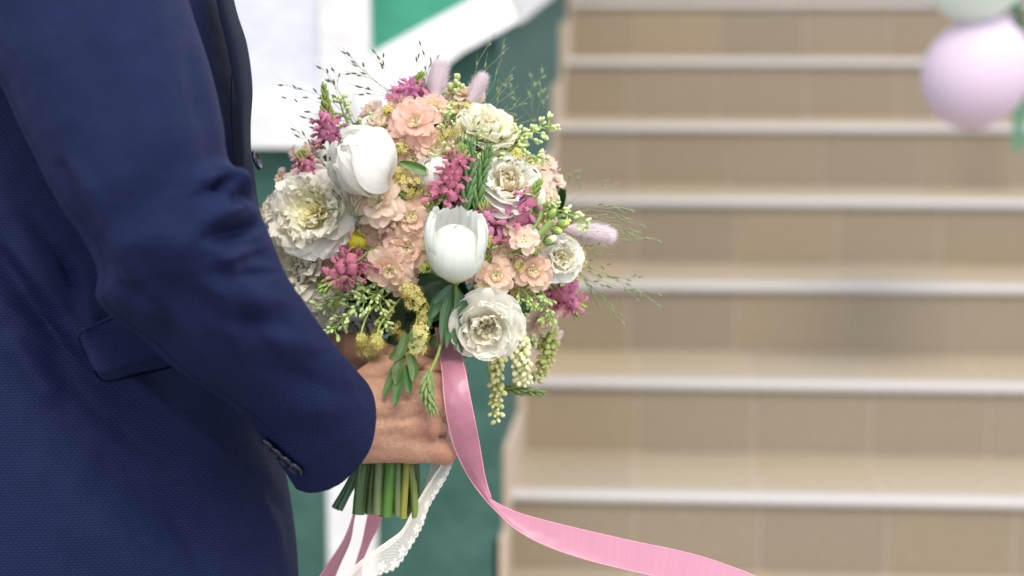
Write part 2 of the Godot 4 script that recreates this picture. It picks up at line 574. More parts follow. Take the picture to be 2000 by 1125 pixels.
func stairs() -> void:
	var st := Node3D.new()
	st.name = "staircase"
	add_child(st)
	st.position = Vector3(0, 0, -3.305)
	st.rotation_degrees.y = -YAW
	tag(st, "broad beige tiled staircase with pale metal nosings on every step", "staircase")
	rng.seed = 91
	var left := -0.30
	var right := 2.9
	var tread := 0.311
	var rise := 0.155
	var tw := 0.243
	var core := MB.new()
	var tiles := {}
	for i in range(-2, 12):
		var top := rise * (i + 3)
		var z0 := -tread * i
		box(core, Vector3(left, top - rise - (0.0 if i == -2 else 0.02), z0 - tread - 0.02), Vector3(right, top - 0.0022, z0 - 0.0062), 0.001)
		var xo := -0.005 + 0.012 * sin(i * 2.3)
		for k in range(-2, 13):
			var xa := xo + k * tw + 0.0019
			var xb := xo + (k + 1) * tw - 0.0019
			if xb < left + 0.15 or xa > right - 0.1: continue
			var seen := i >= -1 and i < 8 and xa < 1.6
			if not seen and i > 8: continue
			var key := "%d" % rng.randi_range(0, 2)
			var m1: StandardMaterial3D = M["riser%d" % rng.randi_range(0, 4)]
			var m2: StandardMaterial3D = M["tile%d" % rng.randi_range(0, 4)]
			var dz := rng.randf_range(0, 0.0012)
			if not tiles.has("r" + key):
				var b := MB.new()
				box(b, Vector3(0, 0, -0.012), Vector3(tw - 0.0038, rise - 0.0205, 0.0), 0.0016)
				tiles["r" + key] = b.mesh(true)
				var b2 := MB.new()
				box(b2, Vector3(0, -0.01, -(tread - 0.028)), Vector3(tw - 0.0038, 0, 0), 0.0016)
				tiles["t" + key] = b2.mesh(true)
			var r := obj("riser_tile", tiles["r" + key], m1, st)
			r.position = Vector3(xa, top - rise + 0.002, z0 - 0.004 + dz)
			var t := obj("tread_tile", tiles["t" + key], m2, st)
			t.position = Vector3(xa, top - dz * 0.5, z0 - 0.026)
		var nb := MB.new()
		# nosing: an angle strip with a rounded outer edge
		var prof := [Vector2(-0.024, 0.0008), Vector2(-0.004, 0.0008), Vector2(0.004, -0.0015), Vector2(0.0075, -0.006), Vector2(0.0085, -0.010), Vector2(0.0075, -0.0155), Vector2(0.004, -0.0175), Vector2(-0.002, -0.0175)]
		for q in prof.size() - 1:
			var a: Vector2 = prof[q]
			var c: Vector2 = prof[q + 1]
			quad(nb, Vector3(left, top + c.y, z0 + c.x), Vector3(right, top + c.y, z0 + c.x), Vector3(right, top + a.y, z0 + a.x), Vector3(left, top + a.y, z0 + a.x))
		obj("nosing", nb.mesh(true), M.nosing, st)
	obj("step_core", core.mesh(true), M.grout, st)
	# stepped skirting tiles on the wall
	for i in range(-2, 9):
		var b := MB.new()
		var za := -3.305 + tread * -i + 0.05
		var zb := za - tread + 0.004
		var top := rise * (i + 3)
		var t := 0.012
		var xa := side_x(za)
		var xb := side_x(zb)
		if i <= -1:
			if i < -1: continue
			za = WALL_Z + 0.0
			xa = side_x(za)
		for pair in [[top - rise, top + 0.10]]:
			var y0: float = pair[0]
			var y1: float = pair[1]
			quad(b, Vector3(xa + t, y0, za), Vector3(xb + t, y0, zb), Vector3(xb + t, y1, zb), Vector3(xa + t, y1, za))
			quad(b, Vector3(xa + t, y1, za), Vector3(xb + t, y1, zb), Vector3(xb - 0.01, y1, zb), Vector3(xa - 0.01, y1, za))
			quad(b, Vector3(xa - 0.01, y0, za), Vector3(xa + t, y0, za), Vector3(xa + t, y1, za), Vector3(xa - 0.01, y1, za))
		var o := obj("skirting_tile", b.mesh(true), M.skirt, w_node())
	var o2 := w_node()

func w_node() -> Node3D:
	return get_node("stair_wall")

func balloon(called: String, at: Vector3, r: float, axis: Vector3, col: Color, label: String) -> void:
	var b := MB.new()
	var y := axis.normalized()
	var x := y.cross(Vector3(0, 0.3, 1)).normalized()
	var z := x.cross(y)
	var pts := PackedVector3Array()
	var uvs := PackedVector2Array()
	var cols := PackedColorArray()
	for i in 33:
		var f := i / 32.0
		var a := PI * f
		var ra := r * sin(a) * (1.0 - 0.10 * pow(1.0 - f, 2.0))
		var h := -cos(a) * r * 1.1
		if f < 0.06: ra = maxf(ra, r * 0.035)
		for j in 41:
			var q := TAU * j / 40.0
			pts.append(at + y * h + (x * cos(q) + z * sin(q)) * ra)
			uvs.append(Vector2(j / 40.0, f))
			cols.append(col)
	b.grid(33, 41, pts, uvs, cols)
	var o := obj(called, b.mesh(), mat(col, 0.6, {"subsurf_scatter_enabled": true, "subsurf_scatter_strength": 0.35, "backlight_enabled": true, "backlight": Color(0.6, 0.6, 0.6), "metallic_specular": 0.55}))
	var k := MB.new()
	k.egg(at - y * r * 1.13, -y, r * 0.075, r * 0.06, col, col, 6, 10)
	k.tube(PackedVector3Array([at - y * r * 1.10, at - y * r * 1.20, at - y * r * 1.25]), PackedFloat32Array([r * 0.05, r * 0.05, r * 0.10]), 12, col)
	obj("knot", k.mesh(), o.material_override, o)
	tag(o, label, "balloon", "balloons beside the stairs")

func balloons() -> void:
	balloon("balloon", P(1908, 141, 3.4), 105.0 * 3.4 / F, V(-0.5, -0.8, 0.1), Color(0.68, 0.55, 0.675), "lilac balloon hanging in front of the stairs below the mint one")
	balloon("balloon", P(1900, -86, 3.35), 118.0 * 3.35 / F, V(-0.1, 1.0, 0.15), Color(0.72, 0.82, 0.74), "mint green balloon above the lilac balloon, cut by the top edge")
	var b := MB.new()
	var rows := [[1992, -60, 4.2, 6], [1984, 15, 4.2, 9], [1990, 60, 4.25, 12], [1994, 180, 4.28, 10], [1991, 230, 4.28, 11], [1987, 296, 4.27, 9]]
	strip(b, rows, 40, Color.WHITE)
	tag(obj("garland_ribbon", b.mesh(), mat(Color(0.03, 0.16, 0.085), 0.5)), "dark green ribbon hanging behind the lilac balloon", "ribbon")

func strip(b: MB, rows: Array, n: int, col: Color, tw := 0.0) -> void:
	# band through rows of [x, y, distance, half width], upright across
	var pts := PackedVector3Array()
	var uvs := PackedVector2Array()
	var cols := PackedColorArray()
	for i in n + 1:
		var q := cr(rows, float(i) / n)
		for s in [-1.0, 1.0]:
			pts.append(P(q[0] + s * q[3], q[1], q[2] + s * tw))
			uvs.append(Vector2(0.5 + 0.5 * s, float(i) / n))
			cols.append(col)
	b.grid(n + 1, 2, pts, uvs, cols)
# ------------------------------------------------------------------ the man
# rings: [ax, ay, bx, by, distance, half thickness, bulge x, bulge y] - two outline points, the depth of the middle, what bulges to the viewer
func loft(rows: Array, nu: int, nv: int, weave: float, folds: Array, cap_end := 0.0) -> MB:
	var b := MB.new()
	var pts := PackedVector3Array()
	var uvs := PackedVector2Array()
	var cols := PackedColorArray()
	var along := 0.0
	var last := Vector3.ZERO
	for i in nu:
		var q := cr(rows, float(i) / (nu - 1))
		var a := P(q[0], q[1], q[4])
		var d := P(q[2], q[3], q[4])
		var c := (a + d) / 2.0
		var k: float = q[4] / F
		var n0: Vector3 = T * q[5]
		var bulge: Vector3 = (R * q[6] - U * q[7]) * k
		var n := n0 + bulge
		var ha := (a - d) / 2.0
		if i: along += (c - last).length()
		last = c
		var circ := PI * (ha.length() + n.length())
		for j in nv:
			var th := TAU * j / (nv - 1)
			pts.append(c + ha * cos(th) + n0 * sin(th) + bulge * (sin(th) if th < PI else 0.25 * sin(th)))
			uvs.append(Vector2(roundf(circ * weave) * j / (nv - 1), along * weave))
			cols.append(Color.WHITE)
	b.grid(nu, nv, pts, uvs, cols, true)
	var nn := b.normals()
	for i in nu:       # a closed ring has one seam of doubled vertices
		var s := (nn[i * nv] + nn[i * nv + nv - 1]).normalized()
		nn[i * nv] = s
		nn[i * nv + nv - 1] = s
	for i in b.v.size():
		var p := px(b.v[i])
		var face := clampf(nn[i].dot(T) * 2.5, 0.0, 1.0)
		var out := fold_at(folds, p)
		out += 0.0011 * noise.get_noise_2d(p.x * 0.012, p.y * 0.007) * 2.0
		b.v[i] += nn[i] * out * face
	return b

func fold_at(folds: Array, p: Vector3) -> float:
	var out := 0.0
	for f in folds:
		var s := Vector2(f[0], f[1])
		var e := Vector2(f[2], f[3])
		var w := Vector2(p.x, p.y)
		var t := clampf((w - s).dot(e - s) / (e - s).length_squared(), 0.0, 1.0)
		var dist: float = (w - s.lerp(e, t)).length() / (0.85 * f[4] * (0.75 + 0.5 * sin(PI * t)))
		var fade := 0.35 + 0.65 * sin(PI * clampf(t, 0.04, 0.96))
		out += 1.35 * f[5] * exp(-dist * dist) * fade
	return out

const JACKET := [
	[150, -300, -160, -330, 1.675, 0.10, 0, 0],
	[300, -240, -300, -260, 1.675, 0.19, 0, 0],
	[385, -150, -330, -170, 1.675, 0.215, 0, 0],
	[436, 0, -330, -20, 1.675, 0.19, 0, 0],
	[468, 150, -320, 140, 1.675, 0.17, 0, 0],
	[484, 260, -305, 260, 1.675, 0.163, 0, 0],
	[497, 360, -290, 370, 1.675, 0.158, 0, 0],
	[508, 460, -270, 480, 1.675, 0.156, 0, 0],
	[520, 600, -265, 610, 1.675, 0.160, 0, 0],
	[533, 740, -272, 750, 1.675, 0.168, 0, 0],
	[545, 870, -285, 880, 1.675, 0.176, 0, 0],
	[562, 960, -292, 970, 1.675, 0.180, 0, 0],
	[575, 1050, -300, 1060, 1.675, 0.183, 0, 0],
	[581, 1130, -306, 1130, 1.675, 0.184, 0, 0],
	[588, 1260, -312, 1260, 1.675, 0.186, 0, 0],
	[580, 1420, -312, 1420, 1.675, 0.187, 0, 0]]
const JACKET_FOLDS := [
		[60, 560, 330, 800, 46, 0.010], [30, 640, 330, 900, 34, -0.011], [210, 740, 560, 960, 55, 0.012], [120, 800, 470, 1080, 60, -0.008],
		[270, 860, 560, 1100, 60, 0.007], [80, 930, 330, 1180, 60, 0.006], [20, 420, 180, 620, 46, 0.012], [0, 500, 150, 700, 30, -0.012], [-40, 520, 90, 760, 40, 0.012],
		[330, 960, 420, 1140, 34, -0.005], [120, 500, 160, 640, 22, -0.008], [165, 520, 185, 640, 20, 0.006], [465, 60, 480, 300, 16, 0.004], [40, 585, 300, 830, 16, -0.005], [90, 610, 240, 780, 14, 0.004], [60, 430, 150, 560, 16, -0.007], [20, 470, 120, 600, 14, 0.006], [400, 850, 560, 1010, 16, -0.003], [300, 790, 520, 960, 20, 0.005], [500, 960, 560, 1125, 18, 0.004]]
const SLEEVE := [
	[190, -235, -20, -175, 1.62, 0.040, 0, 0],
	[255, -225, -110, -150, 1.51, 0.072, 0, 0],
	[330, -120, -90, -50, 1.45, 0.090, 0, 0],
	[372, 20, -30, 90, 1.42, 0.088, 0, 0],
	[408, 130, 18, 190, 1.405, 0.086, 0, 0],
	[432, 235, 66, 290, 1.395, 0.084, 0, 0],
	[444, 310, 118, 394, 1.39, 0.083, 0, 0],
	[484, 345, 162, 466, 1.39, 0.082, 0, 0],
	[505, 408, 192, 530, 1.395, 0.079, 6, 8],
	[532, 474, 190, 580, 1.40, 0.075, 14, 12],
	[558, 535, 214, 612, 1.41, 0.070, 22, 16],
	[590, 585, 274, 656, 1.425, 0.064, 32, 20],
	[618, 625, 337, 716, 1.44, 0.058, 42, 24],
	[648, 668, 420, 770, 1.46, 0.052, 54, 28],
	[670, 696, 490, 830, 1.48, 0.046, 66, 32],
	[682, 712, 538, 896, 1.495, 0.040, 78, 34],
	[691, 725, 578, 953, 1.512, 0.034, 90, 37]]

func on_ring(rows: Array, f: float, th: float) -> Vector3:
	var q := cr(rows, f)
	var a := P(q[0], q[1], q[4])
	var d := P(q[2], q[3], q[4])
	var k: float = q[4] / F
	return (a + d) / 2.0 + (a - d) / 2.0 * cos(th) + T * q[5] * sin(th) + (R * q[6] - U * q[7]) * k * sin(th)

func on_loft(rows: Array, x: float, y: float) -> Vector3:      # the front of a loft in that direction
	var lo := 0.0
	var hi := 1.0
	var q := []
	for it in 24:
		var m := (lo + hi) / 2.0
		q = cr(rows, m)
		if (q[1] + q[3]) / 2.0 < y: lo = m
		else: hi = m
	var cx: float = (q[0] + q[2]) / 2.0
	var hw: float = (q[0] - q[2]) / 2.0
	var d: float = q[4] 
	for it in 3:
		var c := clampf(((x - cx) * d / q[4]) / hw, -1.0, 1.0)
		d = q[4] - q[5] * sqrt(maxf(0.0, 1.0 - c * c))
	return P(x, y, d) + T * fold_at(JACKET_FOLDS, Vector3(x, y, 0))

func patch(poly: Array, nu: int, nv: int, lift: float, weave: float) -> MB:
	# cloth piece on the jacket between four corners [tl, tr, br, bl], its edges turned in
	var b := MB.new()
	var pts := PackedVector3Array()
	var uvs := PackedVector2Array()
	var cols := PackedColorArray()
	for i in nu:
		for j in nv:
			var u := float(j) / (nv - 1)
			var v := float(i) / (nu - 1)
			var a := Vector2(poly[0][0], poly[0][1]).lerp(Vector2(poly[1][0], poly[1][1]), u)
			var d := Vector2(poly[3][0], poly[3][1]).lerp(Vector2(poly[2][0], poly[2][1]), u)
			var corner := maxf(0.0, 0.16 - u) / 0.16 * maxf(0.0, v - 0.7) / 0.3
			var w := a.lerp(d, v) + Vector2(24, -16) * corner * corner
			var edge := minf(minf(u, 1.0 - u) * 14.0, minf(v + 0.12, 1.0 - v) * 8.0)
			pts.append(on_loft(JACKET, w.x, w.y) + T * (lift * clampf(edge, 0.0, 1.0) - 0.0004 + 1.1 * v * lift))
			uvs.append(Vector2(w.x, w.y) * weave * 0.00045)
			cols.append(Color.WHITE)
	b.grid(nu, nv, pts, uvs, cols, true)
	return b

func disc(at: Vector3, n: Vector3, r: float, th: float) -> ArrayMesh:   # four-hole button: dished face, rounded rim
	var b := MB.new()
	var y := n.normalized()
	var x := y.cross(Vector3(0.1, 0.2, 0.97)).normalized()
	var z := x.cross(y)
	var prof := [[0.0, 0.55], [0.62, 0.55], [0.74, 0.95], [0.88, 1.0], [0.98, 0.7], [1.0, 0.3], [0.9, 0.0], [0.0, 0.0]]
	var pts := PackedVector3Array()
	var uvs := PackedVector2Array()
	var cols := PackedColorArray()
	for q in prof:
		for j in 25:
			var a := TAU * j / 24.0
			pts.append(at + y * th * q[1] + (x * cos(a) + z * sin(a)) * r * q[0])
			uvs.append(Vector2(j / 24.0, q[1]))
			cols.append(Color.WHITE)
	b.grid(prof.size(), 25, pts, uvs, cols, true)
	for k in 4:
		var a := TAU * (k + 0.5) / 4.0
		b.egg(at + y * th * 0.5 + (x * cos(a) + z * sin(a)) * r * 0.25, y, r * 0.10, th * 0.25, Color.WHITE, Color.WHITE, 3, 5)
	return b.mesh()

# surface nets over capsules joined smoothly; bones are [ax,ay,az,ar, bx,by,bz,br] in metres
func nets(b: MB, bones: Array, h: float, k: float, col: Color, shape: Variant = null) -> void:
	var lo := Vector3(1e9, 1e9, 1e9)
	var hi := -lo
	for o in bones:
		var r: float = maxf(o[1], o[3]) + h * 3
		for e in [o[0], o[2]]:
			lo = lo.min(e - Vector3.ONE * r)
			hi = hi.max(e + Vector3.ONE * r)
	var nx := int((hi.x - lo.x) / h) + 2
	var ny := int((hi.y - lo.y) / h) + 2
	var nz := int((hi.z - lo.z) / h) + 2
	var s := PackedFloat32Array()
	s.resize(nx * ny * nz)
	for o in bones:
		var a: Vector3 = o[0]
		var ra: float = o[1]
		var e: Vector3 = o[2]
		var rb: float = o[3]
		var r := maxf(ra, rb) + 4.0 / k
		var l: Vector3 = (a.min(e) - Vector3.ONE * r - lo) / h
		var u: Vector3 = (a.max(e) + Vector3.ONE * r - lo) / h
		var ab := e - a
		var il := 1.0 / maxf(ab.length_squared(), 1e-12)
		for z in range(maxi(0, int(l.z)), mini(nz, int(u.z) + 1)):
			for y in range(maxi(0, int(l.y)), mini(ny, int(u.y) + 1)):
				for x in range(maxi(0, int(l.x)), mini(nx, int(u.x) + 1)):
					var p := lo + Vector3(x, y, z) * h
					var t := clampf((p - a).dot(ab) * il, 0.0, 1.0)
					var d := (p - a - ab * t).length() - lerpf(ra, rb, t)
					if d < r: s[x + nx * (y + ny * z)] += exp(-k * d)
	var cell := {}
	var start := b.v.size()
	var off := [0, 1, nx, nx + 1, nx * ny, nx * ny + 1, nx * ny + nx, nx * ny + nx + 1]
	var cor := [Vector3(0, 0, 0), Vector3(1, 0, 0), Vector3(0, 1, 0), Vector3(1, 1, 0), Vector3(0, 0, 1), Vector3(1, 0, 1), Vector3(0, 1, 1), Vector3(1, 1, 1)]
	var edges := [[0, 1], [2, 3], [4, 5], [6, 7], [0, 2], [1, 3], [4, 6], [5, 7], [0, 4], [1, 5], [2, 6], [3, 7]]
	for z in nz - 1:
		for y in ny - 1:
			for x in nx - 1:
				var at := x + nx * (y + ny * z)
				var m := 0
				for q in 8:
					if s[at + off[q]] > 1.0: m |= 1 << q
				if m == 0 or m == 255: continue
				var sum := Vector3.ZERO
				var n := 0
				for g in edges:
					var ia: bool = (m >> g[0]) & 1
					var ib: bool = (m >> g[1]) & 1
					if ia == ib: continue
					var va := log(maxf(s[at + off[g[0]]], 1e-6))
					var vb := log(maxf(s[at + off[g[1]]], 1e-6))
					var t := clampf(va / (va - vb), 0.02, 0.98)
					sum += (cor[g[0]] as Vector3).lerp(cor[g[1]], t)
					n += 1
				cell[at] = b.v.size()
				b.v.append(lo + (Vector3(x, y, z) + sum / n) * h)
				b.uv.append(Vector2.ZERO)
				b.c.append(col)
	var axes := [[1, nx, nx * ny], [nx, nx * ny, 1], [nx * ny, 1, nx]]
	for at in cell:
		for ax in axes:
			var q: int = at + ax[0]
			if q >= s.size(): continue
			var ia := s[at] > 1.0
			var ib := s[q] > 1.0
			if ia == ib: continue
			var c1: int = at - ax[1]
			var c2: int = at - ax[1] - ax[2]
			var c3: int = at - ax[2]
			if not (cell.has(c1) and cell.has(c2) and cell.has(c3)): continue
			var f := [cell[at], cell[c1], cell[c2], cell[c3]]
			if ia: b.ix.append_array([f[0], f[2], f[1], f[0], f[3], f[2]])
			else: b.ix.append_array([f[0], f[1], f[2], f[0], f[2], f[3]])
	if shape != null:
		var nn := b.normals()
		for i in range(start, b.v.size()):
			shape.call(b, i, nn[i])

func bone(x0: float, y0: float, d0: float, r0: float, x1: float, y1: float, d1: float, r1: float) -> Array:   # radii in photograph pixels at distance 1.56
	return [P(x0, y0, d0), r0 * 0.000454, P(x1, y1, d1), r1 * 0.000454]

func person() -> void:
	var who := Node3D.new()
	who.name = "person"
	add_child(who)
	var hub := P(150, 600, 1.685)
	who.position = Vector3(hub.x, 0, hub.z)
	tag(who, "man in a navy blue suit seen from his right side holding the bouquet", "person")
	var inv := Transform3D(Basis(), -who.position)
	var skin := Color(0.475, 0.285, 0.192)
	var body := MB.new()
	# trunk, head and legs stay inside the clothes
	var mid := hub
	var y := Vector3.UP
	var big := [
		[Vector3(mid.x, 0.98, mid.z), 0.085, Vector3(mid.x, 1.40, mid.z), 0.09],
		[Vector3(mid.x, 1.45, mid.z), 0.07, Vector3(mid.x + 0.02, 1.62, mid.z), 0.055],
		[Vector3(mid.x + 0.02, 1.70, mid.z), 0.085, Vector3(mid.x + 0.035, 1.76, mid.z), 0.088],
		[Vector3(mid.x + 0.05, 1.64, mid.z), 0.05, Vector3(mid.x + 0.085, 1.645, mid.z), 0.028],
		[Vector3(mid.x + 0.125, 1.705, mid.z), 0.012, Vector3(mid.x + 0.115, 1.735, mid.z), 0.010],
		[Vector3(mid.x + 0.02, 1.70, mid.z + 0.085), 0.016, Vector3(mid.x + 0.01, 1.73, mid.z + 0.085), 0.014],
		[Vector3(mid.x, 1.42, mid.z - 0.10), 0.05, Vector3(mid.x, 1.42, mid.z + 0.06), 0.05],
		[Vector3(mid.x, 0.92, mid.z + 0.09), 0.075, Vector3(mid.x + 0.01, 0.50, mid.z + 0.10), 0.055],
		[Vector3(mid.x + 0.01, 0.50, mid.z + 0.10), 0.055, Vector3(mid.x - 0.01, 0.09, mid.z + 0.10), 0.04],
		[Vector3(mid.x, 0.92, mid.z - 0.09), 0.075, Vector3(mid.x + 0.01, 0.50, mid.z - 0.10), 0.055],
		[Vector3(mid.x + 0.01, 0.50, mid.z - 0.10), 0.055, Vector3(mid.x - 0.01, 0.09, mid.z - 0.10), 0.04],
		[P(190, -40, 1.50), 0.036, P(330, 490, 1.40), 0.036],
		[P(330, 490, 1.40), 0.036, P(640, 800, 1.51), 0.030]]
	nets(body, big, 0.016, 130.0, skin)
	# right hand, its back to the viewer, closed round the stems
	var h := [
		bone(560, 745, 1.475, 62, 655, 808, 1.525, 54), bone(640, 790, 1.525, 44, 690, 800, 1.542, 42),
		bone(655, 830, 1.522, 44, 705, 845, 1.542, 42),
		bone(690, 775, 1.545, 36, 832, 752, 1.563, 27), bone(695, 800, 1.540, 38, 842, 790, 1.556, 28),
		bone(695, 835, 1.540, 40, 836, 832, 1.557, 27), bone(692, 862, 1.545, 44, 806, 874, 1.562, 29),
		bone(760, 790, 1.560, 40, 770, 850, 1.560, 42),
		# index, middle, ring: out past the knuckles and back round behind
		bone(832, 752, 1.563, 26, 880, 748, 1.600, 20), bone(880, 748, 1.600, 20, 866, 750, 1.640, 17), bone(866, 750, 1.640, 17, 818, 752, 1.655, 14),
		bone(842, 790, 1.556, 25, 884, 794, 1.600, 20), bone(884, 794, 1.600, 20, 868, 798, 1.645, 17), bone(868, 798, 1.645, 17, 815, 800, 1.660, 14),
		bone(836, 832, 1.560, 22, 858, 838, 1.604, 18), bone(858, 838, 1.604, 18, 856, 842, 1.640, 16), bone(856, 842, 1.640, 16, 810, 846, 1.655, 13),
		# little finger
		bone(806, 876, 1.560, 27, 868, 884, 1.572, 22.5), bone(868, 884, 1.572, 22, 872, 884, 1.605, 17), bone(872, 884, 1.605, 17, 830, 884, 1.632, 14),
		# thumb over the top
		bone(690, 765, 1.552, 30, 745, 722, 1.585, 27), bone(745, 722, 1.585, 25, 800, 706, 1.600, 20), bone(800, 706, 1.600, 20, 842, 716, 1.605, 16)]
	nets(body, h, 0.0026, 480.0, skin, func(b: MB, i: int, n: Vector3):
		var p := px(b.v[i])
		var face := clampf(n.dot(T) * 2.0 - 0.2, 0.0, 1.0)
		var w := Vector2(p.x, p.y)
		var o := 0.0
		for f in [[715, 800, 835, 778, 7, 0.0015], [738, 778, 830, 742, 6, 0.0010], [720, 838, 830, 828, 7, 0.0013], [740, 806, 800, 812, 5, 0.0008], [752, 830, 818, 800, 4, 0.0007], [725, 866, 800, 872, 9, 0.0010],
				[738, 790, 830, 762, 6, -0.0010], [735, 820, 832, 812, 7, -0.0013], [760, 852, 820, 856, 7, -0.0009],
				[843, 742, 846, 764, 12, 0.0005], [850, 782, 850, 806, 12, 0.0008], [838, 826, 838, 842, 12, 0.0008],
				[828, 850, 846, 866, 4, -0.0016], [822, 872, 826, 896, 3, -0.0005], [836, 870, 838, 896, 2.5, -0.0004]]:
			var s := Vector2(f[0], f[1])
			var e := Vector2(f[2], f[3])
			var t := clampf((w - s).dot(e - s) / (e - s).length_squared(), 0.0, 1.0)
			var dd: float = (w - s.lerp(e, t)).length() / f[4]
			o += f[5] * exp(-dd * dd)
		o += 0.0006 * noise.get_noise_3d(p.x * 0.03, p.y * 0.03, 2.0)
		b.v[i] += n * o * face
		# redder knuckles and finger ends, paler between
		var red := 0.0
		for q in [Vector2(846, 752), Vector2(850, 795), Vector2(838, 834), Vector2(880, 886), Vector2(862, 884)]:
			red += exp(-(w - q).length_squared() / 520.0)
		red = clampf(red + 0.25 * noise.get_noise_2d(p.x * 0.02, p.y * 0.02), 0.0, 1.0)
		var pale := clampf(noise.get_noise_2d(p.x * 0.013 + 40.0, p.y * 0.017), 0.0, 1.0)
		b.c[i] = b.c[i].lerp(Color(0.43, 0.18, 0.125), red * 0.5).lerp(Color(0.55, 0.35, 0.24), pale * 0.5))
	# left hand, behind the stems under the flowers
	var l := [
		bone(430, 640, 1.80, 60, 600, 690, 1.70, 52), bone(600, 690, 1.70, 46, 690, 700, 1.660, 44),
		bone(680, 690, 1.660, 38, 800, 690, 1.668, 26), bone(680, 720, 1.660, 38, 800, 730, 1.672, 26), bone(680, 745, 1.665, 36, 790, 765, 1.672, 24),
		bone(800, 690, 1.668, 24, 858, 700, 1.640, 19), bone(858, 700, 1.640, 19, 862, 712, 1.600, 16), bone(862, 712, 1.600, 16, 838, 722, 1.588, 13),
		bone(800, 730, 1.672, 24, 872, 752, 1.655, 19), bone(872, 752, 1.655, 19, 888, 780, 1.618, 17), bone(888, 780, 1.618, 17, 862, 812, 1.590, 15),
		bone(790, 765, 1.672, 22, 866, 806, 1.655, 18), bone(866, 806, 1.655, 18, 876, 838, 1.620, 16), bone(876, 838, 1.620, 16, 850, 866, 1.594, 14),
		bone(660, 670, 1.675, 30, 690, 680, 1.640, 26), bone(690, 680, 1.640, 25, 750, 692, 1.615, 21), bone(750, 692, 1.615, 21, 800, 698, 1.612, 17)]
	nets(body, l, 0.0030, 560.0, skin)
	for i in body.v.size(): body.v[i] -= who.position
	obj("body", body.mesh(), M.skin, who)
	# nails seen on the left hand's fingers
	for q in [[849, 868, 1.583, 12, 9], [800, 690, 1.605, 12, 8]]:
		var b := MB.new()
		b.egg(P(q[0], q[1], q[2]) - who.position, V(0.15, -0.9, 0.3), q[4] * 0.00045, q[3] * 0.00045, Color.WHITE, Color.WHITE, 6, 8)
		obj("fingernail", b.mesh(), M.nail, who)
	# head: hair; collar
	var hb := MB.new()
	for k in 3:
		hb.egg(Vector3(0.0 - 0.02 * k, 1.785 - 0.03 * k, 0), Vector3(0.3, 1, 0), 0.098, 0.08, Color.WHITE, Color.WHITE, 10, 14)
	obj("hair", hb.mesh(), M.hairdark, who)
	var cb := MB.new()
	cb.tube(PackedVector3Array([Vector3(0.01, 1.46, 0), Vector3(0.015, 1.50, 0), Vector3(0.02, 1.545, 0)]), PackedFloat32Array([0.078, 0.072, 0.064]), 24, Color.WHITE)
	obj("shirt_collar", cb.mesh(), M.shirt, who)
	# trousers and shoes
	for s in [-1.0, 1.0]:
		var tb := MB.new()
		tb.tube(PackedVector3Array([Vector3(0, 0.98, s * 0.075), Vector3(0.0, 0.8, s * 0.085), Vector3(0.012, 0.5, s * 0.10), Vector3(0.0, 0.25, s * 0.10), Vector3(-0.01, 0.05, s * 0.10)]), PackedFloat32Array([0.092, 0.092, 0.088, 0.084, 0.086]), 28, Color.WHITE)
		obj("trouser_leg", tb.mesh(), M.suit, who)
		var fb := MB.new()
		fb.egg(Vector3(0.075, 0.045, s * 0.10), Vector3(1, -0.08, 0), 0.048, 0.155, Color.WHITE, Color.WHITE, 12, 14)
		box(fb, Vector3(-0.075, 0.0, s * 0.10 - 0.042), Vector3(0.21, 0.022, s * 0.10 + 0.042), 0.008)
		obj("shoe", fb.mesh(), M.shoe, who)
	# jacket
	var weave := 1.0 / 0.0095
	var jb := loft(JACKET, 190, 240, weave, JACKET_FOLDS)
	for i in jb.v.size(): jb.v[i] -= who.position
	var jacket := obj("jacket", jb.mesh(), M.suit, who)
	tag(jacket, "navy suit jacket")
	var sf := [
		[396, 60, 440, 300, 20, 0.005], [372, 60, 420, 300, 26, -0.004], [120, 330, 230, 560, 26, -0.007], [150, 330, 262, 540, 26, 0.005],
		[446, 338, 500, 372, 22, 0.011], [428, 345, 448, 372, 13, -0.009], [400, 430, 470, 400, 24, 0.008], [398, 470, 500, 440, 18, -0.008], [420, 480, 452, 520, 20, 0.006],
		[452, 352, 486, 392, 9, -0.006], [440, 400, 470, 380, 9, -0.005], [455, 452, 512, 440, 9, -0.004], [395, 350, 436, 340, 12, 0.004], [380, 390, 450, 352, 10, -0.004], [430, 505, 520, 480, 12, 0.004], [470, 540, 550, 530, 11, -0.003], [300, 600, 350, 690, 14, -0.003], [340, 610, 400, 700, 12, 0.003], [230, 560, 290, 600, 14, -0.004],
		[480, 425, 505, 400, 14, 0.004], [470, 470, 540, 510, 22, -0.004],
		[230, 420, 400, 330, 50, -0.005], [260, 470, 400, 470, 40, 0.005], [270, 560, 420, 600, 46, -0.006], [400, 560, 540, 590, 26, 0.005], [430, 620, 560, 640, 22, -0.004],
		[430, 575, 470, 680, 22, 0.005], [520, 650, 620, 680, 26, 0.004], [520, 720, 640, 760, 30, -0.004], [560, 800, 680, 800, 30, 0.003], [480, 560, 560, 700, 20, 0.003],
		[250, 100, 330, 380, 60, 0.004], [180, 60, 260, 300, 50, -0.004], [640, 640, 700, 790, 12, 0.002]]
	var sb := loft(SLEEVE, 200, 200, weave, sf)
	# the cuff turns in and leaves the opening for the wrist
	var nv := 200
	var n0 := sb.v.size() - nv
	var cen := Vector3.ZERO
	for j in nv: cen += sb.v[n0 + j]
	cen /= nv
	var back := P(560, 745, 1.475) - P(655, 808, 1.525)
	var prev := n0
